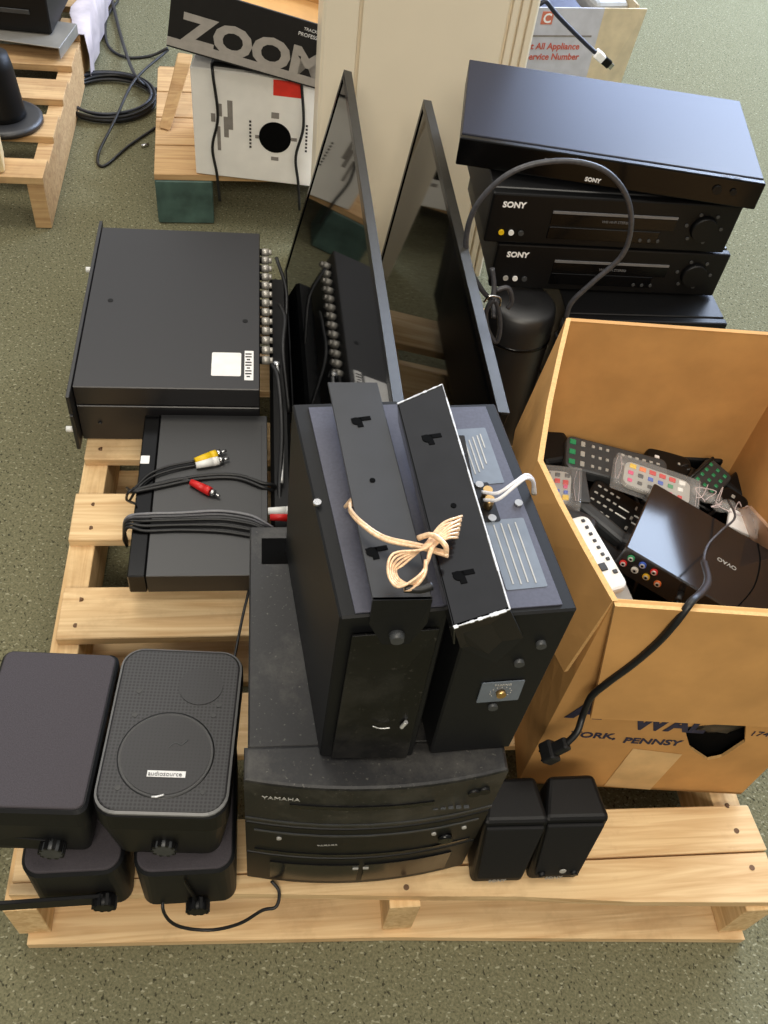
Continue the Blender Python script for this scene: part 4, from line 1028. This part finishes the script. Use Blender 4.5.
# ------------------------------------------------------------------ left rear pallet and its load
t = thing('wooden_pallet', 'weathered pallet at the far left carrying black equipment and a cone shaped stand', 'pallet', (-.515, 2.04, 0), (0, 0, math.radians(.5)))
for k in range(8):
    MB().bx(-.9, 0, .19*k, .19*k+(.11 if k else .085), .122, .140, M_oldwood, bev=.001).build('deck_board', t)
for x in (-.04, -.47, -.9):
    MB().bx(x, x+.038, .002, 1.43, .002, .1215, M_oldwood, bev=.001).build('stringer', t)
b = MB(); b.hexa([(.0, .50, .02), (.004, .50, .02), (.006, 1.42, .02), (.002, 1.42, .02)], [(-.03, .55, .142), (-.026, .55, .142), (.012, 1.42, .142), (.002, 1.42, .142)], M_wrap, bev=0)
b.bm.free()
b = MB(); G_ = []
for k in range(14):
    y = 2.80+k*.045; G_.append([Vector((-.508+.006*math.sin(k*2.1), y, .01)), Vector((-.503+.006*math.sin(k*1.7), y, .08)), Vector((-.509+.004*math.sin(k), y, .1425)), Vector((-.56+.01*math.sin(k*1.3), y, .143))])
b.mi(M_wrap)
for off in (0, .0015):
    V = [[b.bm.verts.new(p+Vector((off, 0, off))) for p in r] for r in G_]
    for a_, c_ in zip(V, V[1:]):
        for j in range(3): f = b.bm.faces.new((a_[j], a_[j+1], c_[j+1], c_[j])); f.smooth = True
b.build('plastic_wrap', label='whitish plastic wrap along the edge of the far left pallet', cat='wrap')
t = thing('cone_stand', 'black cone shaped stand on a round base at the left edge', 'stand', at(5, 122, .141))
b = MB(); b.lathe([(.088, 0), (.094, .004), (.094, .014), (.084, .019), (.060, .021)], M_blackm, n=40); b.build('base', t)
b = MB(); b.lathe([(.056, .0205), (.054, .035), (.046, .14), (.040, .17), (.015, .18)], M_black, n=36); b.build('column', t)
t = thing('metal_tray', 'bent grey sheet metal cover on the far left pallet, behind the cone stand', 'cover', at(50, 58, .15), (0, 0, math.radians(-10)))
b = MB(); b.bx(-.30, .03, -.0, .16, .028, .031, M_sheet, bev=.001); b.bx(.0275, .0305, 0, .16, .0, .031, M_sheet, bev=.001); b.build('sheet', t)
t = thing('equipment_case', 'black slotted equipment case on the far left pallet at the top corner', 'equipment', at(52, 35, .183), (0, 0, math.radians(-4)))
b = MB(); b.bx(-.40, .0, 0, .30, 0, .13, M_black, bev=.004); b.build('case', t)
for z in (.05, .095): MB().bx(-.3, -.05, -.004, -.0005, z, z+.012, M_dgrey, bev=.001).build('slot', t)
b = MB(); b.bx(-.25, -.02, .02, .2, -.04, -.0005, M_black, bev=.003); b.build('base', t)
t = thing('beige_case', 'corner of a beige plastic case at the left edge of the photo', 'case', at(0, 150, .2), (0, 0, .2))
b = MB(); b.bx(-.14, .0, .0, .09, -.059, .015, M_beige, bev=.006, seg=2); b.build('case', t)
b = MB(); b.bx(-.12, -.02, .01, .08, .0155, .018, M_beige, bev=.001); b.build('lid', t)

# ------------------------------------------------------------------ far right carton
t = thing('printed_carton', 'open printed carton with red text on one side, on the carpet beyond the cabinet', 'carton', (.985, 2.72, 0), (0, 0, math.radians(8)))
th2 = .005; Wl, Dp, H2 = .36, .30, .35
MB().bx(-Wl, 0, 0, th2, 0, H2, M_tint).build('side_wall', t, label='white printed face')
MB().bx(-Wl, -Wl+th2, th2, Dp, 0, H2, M_buff).build('side_wall', t)
MB().bx(-Wl, .0, Dp-th2, Dp, 0, H2, M_buff).build('side_wall', t)
MB().hexa([(.0, 0, 0), (.125, .02, 0), (.125, .026, 0), (0, .006, 0)], [(.0, 0, H2), (.135, .0, H2), (.135, .006, H2), (0, .006, H2)], M_buff).build('side_wall', t, label='buff taped face')
MB().bx(.118, .124, .03, Dp, 0, H2-.002, M_buff).build('side_wall', t)
MB().bx(-Wl+.006, .11, .03, Dp-.006, .002, .006, M_buff).build('bottom_panel', t)
b = MB(); b.bx(.08, .10, -.001, .0, .1, .13, M_cprint); b.bm.free()
MB().bx(-.19, -.155, -.001, -.0001, .305, .34, M_orange2 if 'M_orange2' in globals() else mat('faded_orange_ink', (206, 116, 92), .7, 0, .05, 60)).build('printing', t, label='orange square logo')
text('C', .036, M_paper, (-.185, -.0012, .310), (1, 0, 0), (0, 0, 1), t, 'printing', .0002, bold=.001)
Mo = mat('faded_red_ink', (196, 92, 74), .7, 0, .05, 60)
text('at All Appliance', .026, Mo, (-.215, -.0008, .235), (1, 0, 0), (0, 0, 1), t, 'printing', .0002, bold=.0006)
text('Service Number', .026, Mo, (-.215, -.0008, .205), (1, 0, 0), (0, 0, 1), t, 'printing', .0002, bold=.0006)
MB().bx(-.22, -.02, -.0010, -.0001, .27, .275, M_cprint).build('printing', t)
MB().hexa([(.078, .009, .15), (.103, .0135, .15), (.103, .016, .15), (.078, .012, .15)], [(.080, .0065, .175), (.106, .0105, .175), (.106, .014, .175), (.080, .01, .175)], mat('brown_ink', (170, 128, 96), .7)).build('printing', t)
t = thing('book', 'dark blue-spined case lying inside the far printed carton', 'case', (.82, 2.80, .27), (0, 0, math.radians(8)))
b = MB(); b.bx(-.14, .12, -.03, .16, 0, .05, mat('dark_blue_plastic', (30, 38, 66), .4), bev=.003)
b.bx(-.14, .12, -.031, -.0301, .02, .028, M_wwire); b.build('case', t)
b = MB(); b.bx(.78-.10, .95, 2.76, 2.95, .008, .268, M_hole, bev=.004); b.build('stacked_equipment', label='dark equipment filling the far printed carton under the blue case', cat='equipment')
t = thing('grey_device', 'light grey rounded device in the right side of the far printed carton', 'device', (1.02, 2.86, .24), (0, 0, .2))
b = MB(); b.box((0, 0, .05), (.12, .14, .10), M_lgrey, bev=.02, seg=3); b.build('case', t)
b = MB(); b.bx(.96, 1.07, 2.80, 2.93, .008, .238, M_hole, bev=.004); b.build('stacked_equipment', label='dark equipment under the light grey device in the far printed carton', cat='equipment')
b = MB(); b.tube([(1.13, 2.80, .36), (1.08, 2.76, .385), (1.02, 2.74, .375), (.96, 2.80, .36)], .006, M_cable); b.build('cord', label='black cord lying across the rim of the far printed carton', cat='cord')
# connector cable hanging by the cabinet
t = thing('connector_cable', 'dark blue cable with silver connector hanging off the cream cabinet over the far carton', 'cable')
yy = 2.25
b = MB(); b.tube([(.52, 2.1, 1.26), (.57, 2.15, 1.24), (.60, 2.22, 1.0), aty(535, -14, yy), aty(547, 2, yy), aty(560, 18, yy), aty(585, 43, yy), aty(597, 54, yy)], .0055, mat('navy_cable', (30, 32, 44), .4, 0, .1, 100)); b.build('cord', t)
p = aty(596, 53, yy); q = aty(613, 68, yy); dd = (q-p).normalized(); R = flatM((0, 0, 0), dd, Vector((0, -1, 0)).cross(dd)).to_3x3()
b = MB(); b.box(p+dd*.012, (.028, .020, .020), M_paper, R=R, bev=.002); b.box(p+dd*.036, (.03, .020, .012), M_gloss, R=R, bev=.002); b.box(p+dd*.055, (.01, .014, .008), M_chrome, R=R); b.build('connector', t, label='silver and black connector head')

# ------------------------------------------------------------------ light
W_ = bpy.data.worlds.new('world'); S.world = W_; W_.use_nodes = True
N = W_.node_tree.nodes; L = W_.node_tree.links; bg = N['Background']
tc = N.new('ShaderNodeTexCoord'); pass
cr = N.new('ShaderNodeValToRGB'); e = cr.color_ramp.elements
e[0].position = .38; e[0].color = (.13, .125, .11, 1); e[1].position = 1.; e[1].color = (.92, .91, .90, 1)
dt = N.new('ShaderNodeVectorMath'); dt.operation = 'DOT_PRODUCT'; dt.inputs[1].default_value = (0, .6, .8); L.new(tc.outputs['Generated'], dt.inputs[0])
mr = N.new('ShaderNodeMapRange'); mr.inputs['From Min'].default_value = -1; L.new(dt.outputs['Value'], mr.inputs['Value']); L.new(mr.outputs[0], cr.inputs['Fac'])
L.new(cr.outputs['Color'], bg.inputs['Color']); bg.inputs['Strength'].default_value = 1.0
def area(name, loc, target, sx, sy, power, col):
    l = bpy.data.lights.new(name, 'AREA'); l.shape = 'RECTANGLE'; l.size = sx; l.size_y = sy; l.energy = power; l.color = col
    o = bpy.data.objects.new(name, l); COL.objects.link(o); o.location = loc
    o.rotation_euler = (Vector(target)-Vector(loc)).to_track_quat('-Z', 'Y').to_euler(); return o
area('window_daylight', (2.9, 5.2, 2.05), (1.2, 2.9, 0), 2.4, 1.5, 150, (.52, .66, 1.))
area('window_daylight', (3.7, 3.2, 2.3), (1.0, 1.9, .2), 2.2, 1.5, 120, (.62, .76, 1.))
area('ceiling_or_fill_light', (-.7, 2.0, 2.75), (-.7, 2.0, 0), 1.2, .6, 24, (1., .93, .80))
area('ceiling_or_fill_light', (.9, .4, 2.75), (.9, .4, 0), 1.2, .6, 20, (1., .93, .80))
area('ceiling_or_fill_light', (2.4, 3.9, 2.75), (2.4, 3.9, 0), 1.2, .6, 120, (.74, .85, 1.))  # added lamp without a known fitting, brightens the far floor
area('ceiling_or_fill_light', (-.3, -1.5, 2.7), (.2, 1.2, .4), 1.2, .6, 52, (1., .91, .76))  # added warm fill from the viewer's side, brightens cabinet and pallet front
vs = S.view_settings; vs.view_transform = 'Standard'; vs.look = 'None'; vs.gamma = 1; vs.use_curve_mapping = False; vs.exposure = 0.0
